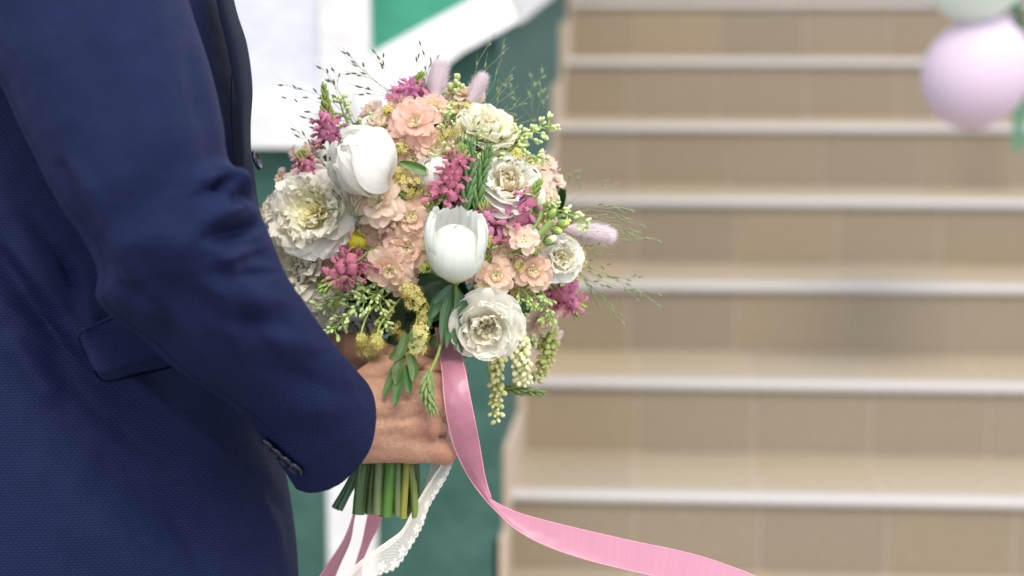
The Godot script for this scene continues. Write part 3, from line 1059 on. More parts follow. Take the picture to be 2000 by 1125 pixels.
	for step in [[0.97, 0.003], [0.92, 0.004], [0.88, 0.0015], [0.72, 0.012]]:
		var at := sb.v.size()
		for j in nv:
			sb.v.append(cen + (sb.v[n0 + j] - cen) * step[0] + back.normalized() * (step[1] if step[1] > 0.01 else -step[1] * 0.4 if step[1] > 0 else 0.002))
			sb.uv.append(sb.uv[n0 + j] + Vector2(0, 0.5 + step[1] * weave))
			sb.c.append(Color.WHITE)
		for j in nv - 1:
			sb.ix.append_array([prev + j, at + j, prev + j + 1, prev + j + 1, at + j, at + j + 1])
		prev = at
	for i in sb.v.size(): sb.v[i] -= who.position
	var sleeve := obj("sleeve", sb.mesh(), M.suit, jacket)
	# left sleeve, behind
	var lb := MB.new()
	var lp := PackedVector3Array()
	var lr := PackedFloat32Array()
	for i in 21:
		var q := cr([[150, -200, 1.80, 0.08], [190, 60, 1.88, 0.085], [250, 420, 1.88, 0.08], [330, 600, 1.86, 0.07], [470, 660, 1.78, 0.058], [570, 690, 1.715, 0.05]], i / 20.0)
		lp.append(P(q[0], q[1], q[2]) - who.position)
		lr.append(q[3])
	lb.tube(lp, lr, 28, Color.WHITE)
	obj("sleeve", lb.mesh(), M.suit, jacket)
	# far lapel, past the front edge, its shade painted as darker cloth, and the front seam
	var lap := MB.new()
	var pts := PackedVector3Array()
	var uvs := PackedVector2Array()
	var cols := PackedColorArray()
	var le := [[425, -60, 445, -60], [440, 20, 462, 20], [454, 80, 481, 80], [466, 140, 491, 140], [474, 190, 493.5, 190], [479, 240, 490, 240], [484, 300, 490, 300], [486, 330, 487, 330]]
	for i in 41:
		var q := cr(le, i / 40.0)
		for j in 7:
			var u := j / 6.0
			pts.append(P(lerpf(q[0] - 14.0, q[2], u), q[1], 1.595 + 0.05 * u - 0.018 * sin(PI * u)) - who.position)
			uvs.append(Vector2(u * 8.0, i * 2.0))
			cols.append(Color.WHITE)
	lap.grid(41, 7, pts, uvs, cols, true)
	tag(obj("lapel", lap.mesh(), M.lapel, jacket), "far lapel past the front edge, its shade put into a darker colour")
	obj("front_button", disc(P(499, 314, 1.62) - who.position, V(0.93, 0.30, 0.12), 0.0098, 0.0032), M.button, jacket)
	# pocket flap with its welt, the front dart seam and the vent's edge
	var fl := patch([[166, 655], [345, 566], [372, 706], [206, 738]], 22, 40, 0.0110, weave)
	for i in fl.v.size(): fl.v[i] += -who.position + T * 0.010
	tag(obj("pocket_flap", fl.mesh(), M.suit, jacket), "pocket flap below the elbow")
	var wl := patch([[163, 648], [340, 556], [342, 566], [166, 657]], 6, 40, 0.006, weave)
	for i in wl.v.size(): wl.v[i] += -who.position + T * 0.010
	obj("pocket_welt", wl.mesh(), M.suit, jacket)
	seam("flap_shade_seam", [[167, 658], [180, 690], [193, 718], [208, 740], [232, 741], [262, 734], [300, 725], [345, 714]], 2.4, 0.022, jacket, who.position)  # dark tube painted in as the shade line below the flap
	seam("flap_shade_seam", [[163, 652], [200, 633], [240, 612], [290, 586]], 2.2, 0.020, jacket, who.position)
	seam("vent_edge", [[6, 520], [12, 650], [15, 800], [17, 960], [22, 1140], [24, 1260]], 2.6, 0.0022, jacket, who.position)
	seam("dart_seam", [[455, 120], [452, 200], [455, 290], [458, 360]], 1.1, 0.0012, jacket, who.position)
	# four cuff buttons on the sleeve's back seam
	for k in 4:
		var f := 0.8997 + k * 0.0141
		var th := 2.90 - k * 0.07
		var w := on_ring(SLEEVE, f, th)
		var du := on_ring(SLEEVE, f + 0.01, th) - on_ring(SLEEVE, f - 0.01, th)
		var dv := on_ring(SLEEVE, f, th + 0.05) - on_ring(SLEEVE, f, th - 0.05)
		var n := du.cross(dv).normalized()
		if n.dot(T) < 0: n = -n
		obj("cuff_button", disc(w - who.position + n * 0.0012, (n + V(-0.5, -0.6, 0.0) * 0.25).normalized(), 0.0072 + 0.0004 * k, 0.0034), M.button, jacket)
	for s in [[2.62, 0.16, 0.8875]]:
		var b := MB.new()
		var path := PackedVector3Array()
		var rad := PackedFloat32Array()
		for i in 120:
			path.append(sb.v[int(lerpf(s[1], s[2], i / 119.0) * 199.0) * 200 + int(s[0] / TAU * 199.0)] - T * 0.0005)
			rad.append(0.00055)
		b.tube(path, rad, 6, Color.WHITE)
		obj("sleeve_seam", b.mesh(), M.seam, jacket)

func seam(called: String, line: Array, w: float, lift: float, parent: Node, shift: Vector3) -> void:
	var b := MB.new()
	var path := PackedVector3Array()
	var rad := PackedFloat32Array()
	for i in 60:
		var q := cr(line, i / 59.0)
		path.append(on_loft(JACKET, q[0], q[1]) - shift + T * lift * 0.5)
		rad.append(w * 0.00043)
	b.tube(path, rad, 6, Color.WHITE)
	obj(called, b.mesh(), M.seam, parent)

# ------------------------------------------------------------------ the bouquet
const WHITE := Color(0.965, 0.96, 0.915)
const CREAM := Color(0.92, 0.87, 0.66)
const BUTTER := Color(0.80, 0.66, 0.20)
const PEACH := Color(0.91, 0.66, 0.53)
const BLUSH := Color(0.93, 0.76, 0.67)
const PINK := Color(0.74, 0.27, 0.38)
const MAGENTA := Color(0.74, 0.33, 0.60)
const GREEN := Color(0.10, 0.19, 0.035)
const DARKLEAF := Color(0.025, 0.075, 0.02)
const BLUELEAF := Color(0.055, 0.13, 0.06)
const LIME := Color(0.34, 0.46, 0.10)
const DOME := Vector3(845, 435, 1.705)

func dome(x: float, y: float, z := 0.0) -> Vector3:      # surface of the dome of flowers; z lifts it towards the viewer
	var q := Vector2((x - DOME.x) / 315.0, (y - DOME.y) / 295.0).length()
	return P(x, y, DOME.z - 0.115 * sqrt(maxf(0.0, 1.0 - q * q)) - z)

func dome_n(x: float, y: float, tilt := 1.0) -> Vector3:
	var q := Vector2((x - DOME.x) / 315.0, (y - DOME.y) / 295.0)
	return V(q.x * tilt, -q.y * tilt, sqrt(maxf(0.08, 1.0 - q.length_squared())))

func at(o: Node3D, where: Vector3, axis: Vector3, size: float, roll := 0.0) -> void:
	var y := axis.normalized()
	var x := y.cross(T if absf(y.dot(T)) < 0.95 else U).normalized()
	var b := Basis(x, y, x.cross(y)).rotated(y, roll)
	o.transform = Transform3D(b.scaled(Vector3.ONE * size), where - bouquet.position)

# petal: L long, w half wide, opening from angle a0 to a1 (degrees from the flower's axis); grows in a flower of radius 1
func petal(L: float, w: float, a0: float, a1: float, cup: float, ruffle: float, base: Color, tip: Color, seed_: int, o := {}) -> MB:
	var b := MB.new()
	var nu: int = o.get("nu", 11)
	var nv: int = o.get("nv", 9)
	var pa: float = o.get("pa", 1.15)
	var pb: float = o.get("pb", 0.62)
	var r: float = o.get("r0", 0.04)
	var z: float = o.get("z0", 0.0)
	var pw: float = o.get("pw", 1.0)
	var notch: float = o.get("notch", 0.0)
	var wrap: bool = o.get("wrap", false)
	var wave: float = o.get("wave", 3.0)
	var skew: float = o.get("skew", 0.0)
	var pts := PackedVector3Array()
	var uvs := PackedVector2Array()
	var cols := PackedColorArray()
	var step := L / (nu - 1)
	for i in nu:
		var u := float(i) / (nu - 1)
		var phi := deg_to_rad(lerpf(a0, a1, pow(u, pw)))
		if i:
			r += sin(phi) * step
			z += cos(phi) * step
		var hw := w * pow(sin(PI * pow(lerpf(0.04, 0.975, u), pa)), pb)
		for j in nv:
			var v := -1.0 + 2.0 * j / (nv - 1)
			var inw := cup * w * v * v
			var rf: float = ruffle * (u * u * 0.8 + 0.2 * u) * (noise.get_noise_2d(seed_ * 13.7 + v * wave * 0.8, u * 0.8 + seed_) * 1.7 + o.get("crimp", 0.12) * noise.get_noise_2d(seed_ * 3.1 + v * wave * 2.4, u * 1.2)) * (0.4 + 0.6 * absf(v) + 0.5 * u)
			var back := notch * L * pow(u, 4.0) * exp(-v * v * 14.0) + notch * 0.35 * L * pow(u, 5.0) * (0.5 + 0.5 * noise.get_noise_2d(v * 7.0, seed_))
			var rr := r - cos(phi) * (inw + rf) - sin(phi) * back
			var zz := z + sin(phi) * (inw + rf) - cos(phi) * back
			var p: Vector3
			if wrap:
				var th: float = v * hw / maxf(w, 0.001) * o.get("arc", 1.1) + skew * u
				p = Vector3(rr * sin(th), zz, rr * cos(th))
			else:
				p = Vector3(hw * v + skew * u, zz, rr)
			pts.append(p)
			uvs.append(Vector2(0.5 + 0.5 * v, u))
			var k := smoothstep(0.02, o.get("blush", 0.55), u)
			var col := base.lerp(tip, k)
			var vein := 1.0 + 0.07 * noise.get_noise_2d(v * 16.0 + seed_, u * 1.5)
			cols.append(Color(col.r * vein, col.g * vein, col.b * vein))
	b.grid(nu, nv, pts, uvs, cols)
	return b

func part(called: String, m: Mesh, material: Material, parent: Node, az := 0.0, tilt := 0.0, lift := 0.0, size := 1.0) -> MeshInstance3D:
	var o := obj(called, m, material, parent)
	o.transform = Transform3D(Basis.from_euler(Vector3(tilt, az, 0)).scaled(Vector3.ONE * size), Vector3(0, lift, 0))
	return o

func variants(key: String, n: int, make: Callable) -> Array:
	if not kit.has(key):
		var a := []
		for k in n:
			a.append((make.call(k) as MB).mesh())
		kit[key] = a
	return kit[key]

func calyx(col: Color) -> Mesh:
	var key := "calyx%s" % col
	if not kit.has(key):
		var b := MB.new()
		b.egg(Vector3(0, -0.02, 0), Vector3.UP, 0.16, 0.14, col, col, 6, 8)
		b.tube(PackedVector3Array([Vector3(0, -0.1, 0), Vector3(0.02, -0.5, 0), Vector3(0, -0.9, 0.05)]), PackedFloat32Array([0.06, 0.05, 0.05]), 6, col)
		kit[key] = b.mesh()
	return kit[key]

func flower(called: String, label: String, x: float, y: float, size: float, axis: Vector3, z: float, roll := 0.0, calyx_col := GREEN) -> MeshInstance3D:
	var o := obj(called, calyx(calyx_col), M.stem, bouquet)
	var w := dome(x, y, z)
	at(o, w, axis, 1.14 * size * px(w).z / F, roll)
	if label: o.set_meta("label", label)
	return o

func ring(o: Node3D, called: String, ms: Array, n: int, start: float, tilt := 0.0, lift := 0.0, size := 1.0, jit := 0.12) -> void:
	for k in n:
		part(called, ms[(k * 2 + int(start * 5.0)) % ms.size()], M.petal, o, start + TAU * k / n + rng.randf_range(-jit, jit), tilt + rng.randf_range(-jit, jit) * 0.6, lift + rng.randf_range(-0.02, 0.02), size * rng.randf_range(0.94, 1.06))

func ruffled_peony(label: String, x: float, y: float, size: float, axis: Vector3, z: float, heart: Color) -> void:
	var o := flower("ruffled_peony", label, x, y, size, axis, z, x)
	ring(o, "guard_petal", variants("rp0", 4, func(k): return petal(1.08, 0.56, 52, 88, 0.25, 0.13, WHITE, WHITE, k, {"wave": 1.7, "notch": 0.06, "pa": 1.5, "pb": 0.45, "nu": 14, "nv": 15, "crimp": 0.3})), 8, 0.2, 0.0, -0.05, 1.0, 0.25)
	var lay := [[8, 1.06, 0.02, 0.0], [8, 0.92, 0.08, 0.1], [8, 0.79, 0.15, 0.25], [7, 0.66, 0.22, 0.45], [6, 0.52, 0.29, 0.7], [5, 0.38, 0.36, 0.9], [4, 0.24, 0.42, 1.0]]
	for q in lay:
		var ivory := Color(0.97, 0.955, 0.87)
		var c1: Color = ivory.lerp(heart, q[3])
		var c2: Color = ivory.lerp(heart, q[3] * 0.5)
		ring(o, "petal", variants("rp%s%s" % [heart, q[3]], 3, func(k): return shell(1.0, 0.55, 66, 26 - 22 * q[3], 0.62, c1, c2, k + int(q[3] * 50.0), {"rf": 0.12, "wave": 2.2, "crimp": 0.2, "notch": 0.04, "pa": 1.7, "pb": 0.42, "cupw": -0.10, "nu": 12, "nv": 13})), q[0], rng.randf() * 3.0, 0.0, q[2], q[1], 0.32)

func shell(L: float, r_mid: float, a0: float, a1: float, arc: float, base: Color, tip: Color, s: int, o := {}) -> MB:
	var d := {"wrap": true, "arc": arc, "r0": 0.05, "nu": 15, "nv": 13, "pa": 1.25, "pb": 0.42, "blush": 0.6}
	d.merge(o, true)
	return petal(L, r_mid, a0, a1, d.get("cupw", 0.0), d.get("rf", 0.03), base, tip, s, d)

func closed_peony(label: String, x: float, y: float, size: float, axis: Vector3, z: float, roll: float, base: Color, tip: Color) -> void:
	var o := flower("peony_bud", label, x, y, size, axis, z, roll)
	if size > 50.0: o.transform.basis = Basis(o.transform.basis.x * 1.16, o.transform.basis.y * 0.93, o.transform.basis.z * 1.16)
	var key := "cp%s" % base
	ring(o, "inner_petal", variants(key + "a", 2, func(k): return shell(2.35, 0.8, 86, -88, 1.25, base, tip, k, {"r0": 0.0, "rf": 0.02})), 4, 0.3, 0.0, 0.0, 0.86, 0.05)
	ring(o, "petal", variants(key + "b", 3, func(k): return shell(2.35, 0.9, 86, -84, 1.15, base, tip, k + 4, {"r0": 0.0, "rf": 0.08, "cupw": -0.10, "notch": 0.04})), 4, 1.1, 0.02, -0.02, 0.95, 0.1)
	ring(o, "petal", variants(key + "c", 3, func(k): return shell(1.95, 0.95, 88, -56, 1.05, base, tip, k + 8, {"r0": 0.0, "rf": 0.14, "cupw": -0.20, "notch": 0.07, "wave": 2.0})), 3, 0.2, -0.03, -0.05, 1.02, 0.15)

func cup_peony(label: String, x: float, y: float, size: float, axis: Vector3, z: float, roll: float) -> void:
	# tall half-open bud: a closed heart, low petals in front, tall ones behind
	var o := flower("half_open_peony", label, x, y, size, axis, z, roll)
	o.transform.basis = Basis(o.transform.basis.x * 0.90, o.transform.basis.y * 0.98, o.transform.basis.z * 0.90)
	var gw := Color(0.52, 0.66, 0.30)
	var w := Color(0.90, 0.93, 0.88)
	ring(o, "heart_petal", variants("hp0", 2, func(k): return shell(2.4, 0.7, 90, -80, 1.3, w, w, k + 60, {"r0": 0.0, "rf": 0.02})), 4, 0.2, 0.0, 0.0, 1.22, 0.05)
	for q in o.get_children():
		q.transform.basis = Basis(Vector3(1.12, 0, 0), Vector3(0, 0.92, 0), Vector3(0, 0, 1.12)) * q.transform.basis
	var tall := variants("hp1", 3, func(k): return shell(2.75, 0.8, 76, -30, 0.82, gw.lerp(w, 0.4), w, k + 64, {"r0": 0.02, "rf": 0.10, "cupw": -0.05, "blush": 0.5, "pb": 0.32, "pa": 1.7, "notch": 0.05}))
	for q in [[PI + 0.25, 1.0], [PI - 0.95, 0.98], [PI + 1.35, 1.04]]:
		part("tall_petal", tall[int(q[0] * 3.0) % 3], M.petal, o, q[0], 0.0, 0.0, q[1])
	part("tall_petal", tall[1], M.petal, o, 1.55, 0.0, 0.0, 0.98)
	part("tall_petal", tall[2], M.petal, o, -1.5, 0.0, 0.0, 0.96)
	var low := variants("hp2", 3, func(k): return shell(1.6, 0.86, 84, -22, 1.3, gw, w, k + 70, {"pb": 0.3, "pa": 1.5, "r0": 0.02, "rf": 0.08, "cupw": -0.08, "blush": 0.6, "notch": 0.05}))
	for q in [[0.75, 1.0], [-0.72, 0.96], [0.1, 0.90]]:
		part("low_petal", low[int(absf(q[0]) * 4.0) % 3], M.petal, o, q[0], 0.0, -0.02, q[1])
	var sep := variants("hp3", 2, func(k): return shell(1.5, 0.5, 88, -6, 0.42, GREEN, LIME, k + 75, {"r0": 0.04, "pa": 0.9}))
	for q in [1.75, -1.75, 3.0]:
		part("sepal", sep[int(absf(q)) % 2], M.leaf, o, q, 0.0, -0.03, 1.06)

func rose(label: String, x: float, y: float, size: float, axis: Vector3, z: float, roll: float, heart: Color, tip: Color) -> void:
	var o := flower("garden_rose", label, x, y, size, axis, z, roll)
	var key := "gr%s%s" % [heart, tip]
	ring(o, "outer_petal", variants(key + "0", 3, func(k): return petal(1.05, 0.70, 44, 96, 0.22, 0.14, heart.lerp(tip, 0.7), tip, k + 80, {"pa": 1.55, "pb": 0.5, "wave": 1.3, "nu": 13, "nv": 11})), 7, 0.3, 0.0, -0.03, 1.0, 0.25)
	ring(o, "petal", variants(key + "1", 3, func(k): return petal(0.98, 0.62, 26, 74, 0.34, 0.13, heart, tip, k + 84, {"pa": 1.55, "pb": 0.5, "wave": 1.4, "nu": 13, "nv": 11})), 5, 0.9, 0.0, 0.04, 1.0, 0.25)
	var sh := {"rf": 0.12, "pa": 1.8, "wave": 2.2, "cupw": -0.08}
	ring(o, "petal", variants(key + "2", 3, func(k): return shell(1.02, 0.56, 62, 22, 0.85, heart, tip, k + 88, sh)), 5, 0.2, 0.0, 0.06, 1.04, 0.28)
	ring(o, "petal", variants(key + "3", 3, func(k): return shell(0.92, 0.45, 60, -2, 0.9, heart, heart.lerp(tip, 0.75), k + 92, sh)), 5, 0.7, 0.0, 0.12, 0.98, 0.3)
	ring(o, "heart_petal", variants(key + "3", 3, func(k): return WHITE), 4, 0.2, 0.0, 0.20, 0.76, 0.35)
	ring(o, "heart_petal", variants(key + "4", 3, func(k): return shell(0.80, 0.4, 58, -14, 0.95, heart.lerp(tip, 0.2), heart.lerp(tip, 0.6), k + 96, {"rf": 0.16, "pa": 1.8, "wave": 3.0, "cupw": -0.1})), 5, 0.5, 0.0, 0.24, 0.66, 0.4)
	ring(o, "heart_petal", variants(key + "4", 3, func(k): return WHITE), 4, 0.1, 0.0, 0.28, 0.44)
	ring(o, "heart_petal", variants(key + "4", 3, func(k): return WHITE), 3, 0.9, 0.0, 0.32, 0.26)

func merged_stock(k: int, col: Color) -> MB:
	var b := MB.new()
	var pale := col.lerp(BLUSH, 0.5)
	for layer in [[6, 1.05, 0.42, 62, 108, 0.0], [5, 0.88, 0.36, 36, 78, 0.05], [4, 0.62, 0.25, 12, 46, 0.07]]:
		for q in layer[0]:
			var p := petal(layer[1], layer[2], layer[3] + rng.randf_range(-14, 14), layer[4] + rng.randf_range(-24, 20), rng.randf_range(0.1, 0.5), 0.16, CREAM, pale if layer[5] < 0.06 else col.lerp(CREAM, 0.5), k * 31 + q, {"pa": 1.75, "pb": 0.5, "wave": 1.6, "notch": 0.08, "blush": 0.45})
			b.put(p, Transform3D(Basis(Vector3.UP, TAU * q / layer[0] + rng.randf_range(-0.3, 0.3)), Vector3(0, layer[5], 0)))
	for q in 4:
		var a := TAU * q / 4.0 + k
		b.egg(Vector3(cos(a) * 0.1, 0.26, sin(a) * 0.1), Vector3(cos(a) * 0.5, 1, sin(a) * 0.5), 0.075, 0.15, Color(0.5, 0.55, 0.12), CREAM, 5, 6)
	return b

func side_blossoms(x: float, y: float, size: float, z: float, col: Color) -> void:
	var ms: Array = variants("side%s" % col, 4, func(k): return merged_stock(k, col))
	var a0 := rng.randf() * TAU
	for k in 3:
		var a := a0 + TAU * k / 3.0 + rng.randf_range(-0.4, 0.4)
		var d := Vector2(cos(a), sin(a)) * size * rng.randf_range(0.75, 0.98)
		var o := obj("stock_blossom", ms[(k + int(x)) % 4], M.petal, bouquet)
		var w := dome(x + d.x, y + d.y, z - 0.012)
		at(o, w, V(cos(a) * 0.9, -sin(a) * 0.9, rng.randf_range(0.35, 1.0)), size * rng.randf_range(0.50, 0.72) * px(w).z / F, rng.randf() * 6.0)

func stock(label: String, x: float, y: float, size: float, axis: Vector3, z: float, col := PEACH, full := true) -> void:
	if col == PEACH: col = [PEACH, Color(0.93, 0.72, 0.58), Color(0.90, 0.60, 0.50), Color(0.94, 0.79, 0.66)][int(x * 1.7 + y) % 4]
	side_blossoms(x, y, size, z, col)
	var o := flower("stock_blossom", label, x, y, size * 0.86, axis, z, x * 0.7 + y)
	var key := "st%s" % col
	var pale := col.lerp(BLUSH, 0.4)
	var r0: Array = variants(key + "0", 4, func(k): return petal(1.05, 0.44, 58, 104, 0.20, 0.13, CREAM, pale, k + 110, {"pa": 1.75, "pb": 0.5, "wave": 1.5, "notch": 0.08, "blush": 0.45}))
	var r1: Array = variants(key + "1", 4, func(k): return petal(0.86, 0.36, 34, 80, 0.30, 0.14, CREAM, col, k + 116, {"pa": 1.75, "pb": 0.5, "wave": 1.8, "notch": 0.08, "blush": 0.5}))
	var r2: Array = variants(key + "2", 3, func(k): return petal(0.60, 0.24, 14, 48, 0.55, 0.12, Color(0.6, 0.62, 0.2), col.lerp(CREAM, 0.5), k + 122, {"pa": 1.7, "pb": 0.5, "blush": 0.6}))
	ring(o, "petal", r0, 6 if full else 5, rng.randf() * 3.0, 0.0, 0.0, 1.0, 0.34)
	ring(o, "petal", r1, 5, rng.randf() * 3.0, 0.0, 0.05, 1.0, 0.36)
	if full:
		ring(o, "inner_petal", r2, 4, rng.randf() * 3.0, 0.0, 0.07, 1.0, 0.2)
	var hb: Array = variants("stheart", 2, func(k):
		var b := MB.new()
		for q in 5:
			var a: float = TAU * q / 5.0 + k
			b.egg(Vector3(cos(a) * 0.11, 0.24 + 0.03 * (q % 2), sin(a) * 0.11), Vector3(cos(a) * 0.5, 1, sin(a) * 0.5), 0.075, 0.15, Color(0.5, 0.55, 0.12), CREAM, 5, 6)
		return b)
	part("heart_buds", hb[int(x) % 2], M.bud, o, 0.0, 0.0, 0.0)

func floret(k: int) -> MB:      # a pea flower: upright standard, two wings, a keel and its little cup
	var b := MB.new()
	var c0 := PINK.lerp(Color(0.72, 0.36, 0.42), [0.1, 0.5, 0.3, 0.0, 0.15, 0.9][k])
	var c1 := [PINK, MAGENTA, Color(0.62, 0.20, 0.34), MAGENTA.lerp(PINK, 0.5), Color(0.50, 0.16, 0.50), Color(0.62, 0.33, 0.27)][k] as Color
	var sm := {"nu": 6, "nv": 5, "pa": 1.4, "pb": 0.5, "blush": 1.0}
	b.put(petal(1.0, 0.42, 30, 95, -0.35, 0.10, c0, c1, k, sm), Transform3D(Basis(Vector3.RIGHT, 0.0), Vector3(0, 0, -0.05)))
	for s in [-1.0, 1.0]:
		b.put(petal(0.85, 0.20, 20, 50, 0.5, 0.08, c0, c1.lerp(MAGENTA, 0.4), k + 3, sm), Transform3D(Basis(Vector3.UP, PI + s * 0.55), Vector3(0, 0.05, 0)))
	b.put(petal(0.72, 0.20, 20, 62, 0.9, 0.03, c0.lerp(CREAM, 0.35), c0, k + 6, sm), Transform3D(Basis(Vector3.UP, PI), Vector3(0, 0.02, 0)))
	b.egg(Vector3(0, -0.05, 0), Vector3.UP, 0.14, 0.2, Color(0.20, 0.16, 0.07), Color(0.34, 0.12, 0.12), 4, 5)
	return b

func raceme(label: String, x0: float, y0: float, x1: float, y1: float, n: int, size: float, z: float, width: float, tip_share: float, mix := [0, 1, 2, 3, 5]) -> void:
	# spike of pea flowers from its foot to its green tip
	var a := dome(x0, y0, z)
	var e := P(x1, y1, px(a).z - 0.012)
	var k := px(a).z / F
	var ax := (e - a)
	var stem := MB.new()
	var o := MeshInstance3D.new()
	o.name = "sainfoin_spike"
	o.material_override = M.stem
	bouquet.add_child(o, true)
	o.position = a - bouquet.position
	tag(o, label)
	var path := PackedVector3Array([ax * -0.35 - T * 0.015, Vector3.ZERO, ax * 0.5 + T * 0.003, ax])
	stem.tube(path, PackedFloat32Array([0.0013, 0.0012, 0.001, 0.0005]), 6, GREEN, LIME)
	var side := ax.cross(T).normalized()
	var fwd := side.cross(ax).normalized()
	var ms: Array = variants("floret", 6, floret)
	n = int(n * 1.4)
	size *= 1.28
	for i in n:
		var f := (i + 0.5) / n * (1.0 - tip_share)
		var az := i * 2.4 + rng.randf() * 0.5
		var dir := (side * cos(az) + fwd * sin(az))
		var up := ax.normalized()
		var w := dir * 0.85 + up * lerpf(0.25, 0.9, f)
		var q := obj("floret", ms[mix[i % mix.size()]], M.petal, o)
		var yv := w.normalized()
		var xv := yv.cross(up).normalized()
		var s := size * k * lerpf(1.0, 0.62, f) * rng.randf_range(0.85, 1.12)
		q.transform = Transform3D(Basis(xv, yv, xv.cross(yv)).rotated(yv, rng.randf_range(-0.5, 0.5)).scaled(Vector3.ONE * s), ax * f + dir * width * k * lerpf(0.45, 0.2, f))
	var m := int(14 + 30 * tip_share)
	for i in m:
		var f := 1.0 - tip_share * 1.15 * (1.0 - float(i) / m)
		var az := i * 2.4
		var dir := (side * cos(az) + fwd * sin(az))
		var t := float(i) / m
		var g := Color(0.30, 0.16, 0.12).lerp(Color(0.17, 0.27, 0.06), clampf(t * 1.6, 0.0, 1.0))
		stem.egg(ax * f + dir * width * k * lerpf(0.24, 0.06, t), (dir * lerpf(0.5, 0.25, t) + ax.normalized()), size * k * 0.15 * lerpf(1.1, 0.6, t), size * k * 0.42 * lerpf(1.0, 0.6, t), g, g.lerp(LIME, 0.5), 5, 5, 1.4)
	o.mesh = stem.mesh()

func ear(called: String, label: String, line: Array, width: float, col: Color, tipc: Color, dens: float, z: float) -> void:
	# grass ear of overlapping pointed spikelets along a bent line
	var b := MB.new()
	var d0 := px(dome(line[0][0], line[0][1], z)).z
	var n := int(34 * dens)
	var p0 := P(line[0][0], line[0][1], d0)
	var path := PackedVector3Array()
	var rad := PackedFloat32Array()
	for i in 13:
		var q := cr(line, i / 12.0)
		path.append(P(q[0], q[1], d0 - 0.004) - p0)
		rad.append(0.0007)
	b.tube(path, rad, 5, col)
	var k := d0 / F
	for i in n:
		var f := (i + 0.3) / n
		var q := cr(line, f)
		var q2 := cr(line, minf(1.0, f + 0.03))
		var q1 := cr(line, maxf(0.0, f - 0.03))
		var ax := (P(q2[0], q2[1], d0) - P(q1[0], q1[1], d0)).normalized()
		var side := ax.cross(T).normalized()
		var fwd := side.cross(ax)
		var az := i * 2.6 + 0.2
		var dir := side * cos(az) + fwd * sin(az)
		var w := width * k * lerpf(0.85, 0.35, pow(f, 2.0)) * (0.75 + 0.5 * minf(1.0, f * 5.0))
		var v := rng.randf_range(0.8, 1.2)
		var c := Color(col.r * v, col.g * v, col.b * v)
		b.egg(P(q[0], q[1], d0 - 0.004) - p0 + dir * w * 0.42 + ax * w * 0.3, ax * 1.0 + dir * 0.42, w * 0.22, w * 0.72, c, tipc, 5, 5, 1.5)
		b.tri(P(q[0], q[1], d0 - 0.004) - p0 + dir * w * 0.6 + ax * w * 0.9, P(q[0], q[1], d0 - 0.004) - p0 + dir * w * 0.62 + ax * w * 0.9 + side * 0.0003, P(q[0], q[1], d0 - 0.004) - p0 + dir * w * 0.85 + ax * w * 1.7, tipc)
	var o := obj(called, b.mesh(), M.leaf, bouquet)
	o.position = p0 - bouquet.position
	tag(o, label)

func star(k: int) -> MB:       # tiny five-petalled blossom with long stamens
	var b := MB.new()
	var c0 := Color(0.94, 0.88, 0.44).lerp(Color(0.95, 0.93, 0.66), k / 3.0)
	for q in 5:
		var a := TAU * q / 5.0 + k
		var d := Vector3(cos(a), 0.35, sin(a))
		var s := Vector3(-sin(a), 0, cos(a)) * 0.30
		b.tri(Vector3.ZERO, d * 0.62 + s, d * 0.62 - s, c0)
		b.tri(d * 0.62 + s, d * 1.0 , d * 0.62 - s, c0)
	for q in 7:
		var a := TAU * q / 7.0 + k * 0.4
		var d := Vector3(cos(a) * 0.7, 1.15, sin(a) * 0.7)
		b.tri(Vector3(0.03, 0, 0), Vector3(-0.03, 0, 0.02), d, Color(0.76, 0.74, 0.26))
		b.egg(d, Vector3(0.2, 1, 0), 0.09, 0.11, Color(0.60, 0.44, 0.06), Color(0.66, 0.52, 0.10), 2, 4)
	return b

func bead(k: int) -> MB:
	var b := MB.new()
	b.egg(Vector3(0, 0.4, 0), Vector3.UP, 0.62, 0.85, Color(0.52, 0.56, 0.16), Color(0.76, 0.75, 0.48), 6, 7)
	return b

func fluff(label: String, blobs: Array, n: int, size: float, z: float, tint := Color(1, 1, 1), beads := false) -> void:
	# cloud of tiny blossoms in [x, y, rx, ry] blobs, on thread-thin stalks
	var b := MB.new()
	var d0 := px(dome(blobs[0][0], blobs[0][1], z)).z
	var p0 := P(blobs[0][0], blobs[0][1], d0)
	var k := d0 / F
	var stars := [star(0), star(1), star(2)]
	var bd := bead(0)
	for q in blobs:
		var c := P(q[0], q[1], px(dome(q[0], q[1], z)).z) - p0
		for i in n:
			var dir := Vector3(rng.randfn(), rng.randfn(), rng.randfn()).normalized() * pow(rng.randf(), 0.4)
			var w: Vector3 = c + (R * dir.x * q[2] + U * dir.y * q[3] + T * dir.z * minf(q[2], q[3])) * k
			var nrm := (R * dir.x + U * dir.y + T * (dir.z + 0.4)).normalized()
			var bas := Basis(Quaternion(Vector3.UP, nrm)).rotated(nrm, rng.randf() * 6.0).scaled(Vector3.ONE * size * k * rng.randf_range(0.7, 1.25))
			var v := rng.randf_range(0.82, 1.12)
			b.put(bd if beads else stars[i % 3], Transform3D(bas, w), Color(tint.r * v, tint.g * v, tint.b * v))
			if i % 3 == 0:
				var root: Vector3 = c - (U * 0.6 * q[3] + T * 0.6 * q[2]) * k
				b.tube(PackedVector3Array([root, root.lerp(w, 0.6) + nrm * 0.001, w]), PackedFloat32Array([0.0004, 0.0003, 0.0002]), 4, LIME)
	var o := obj("blossom_cluster", b.mesh(), M.petal, bouquet)
	o.position = p0 - bouquet.position
	tag(o, label, "", "", "stuff")

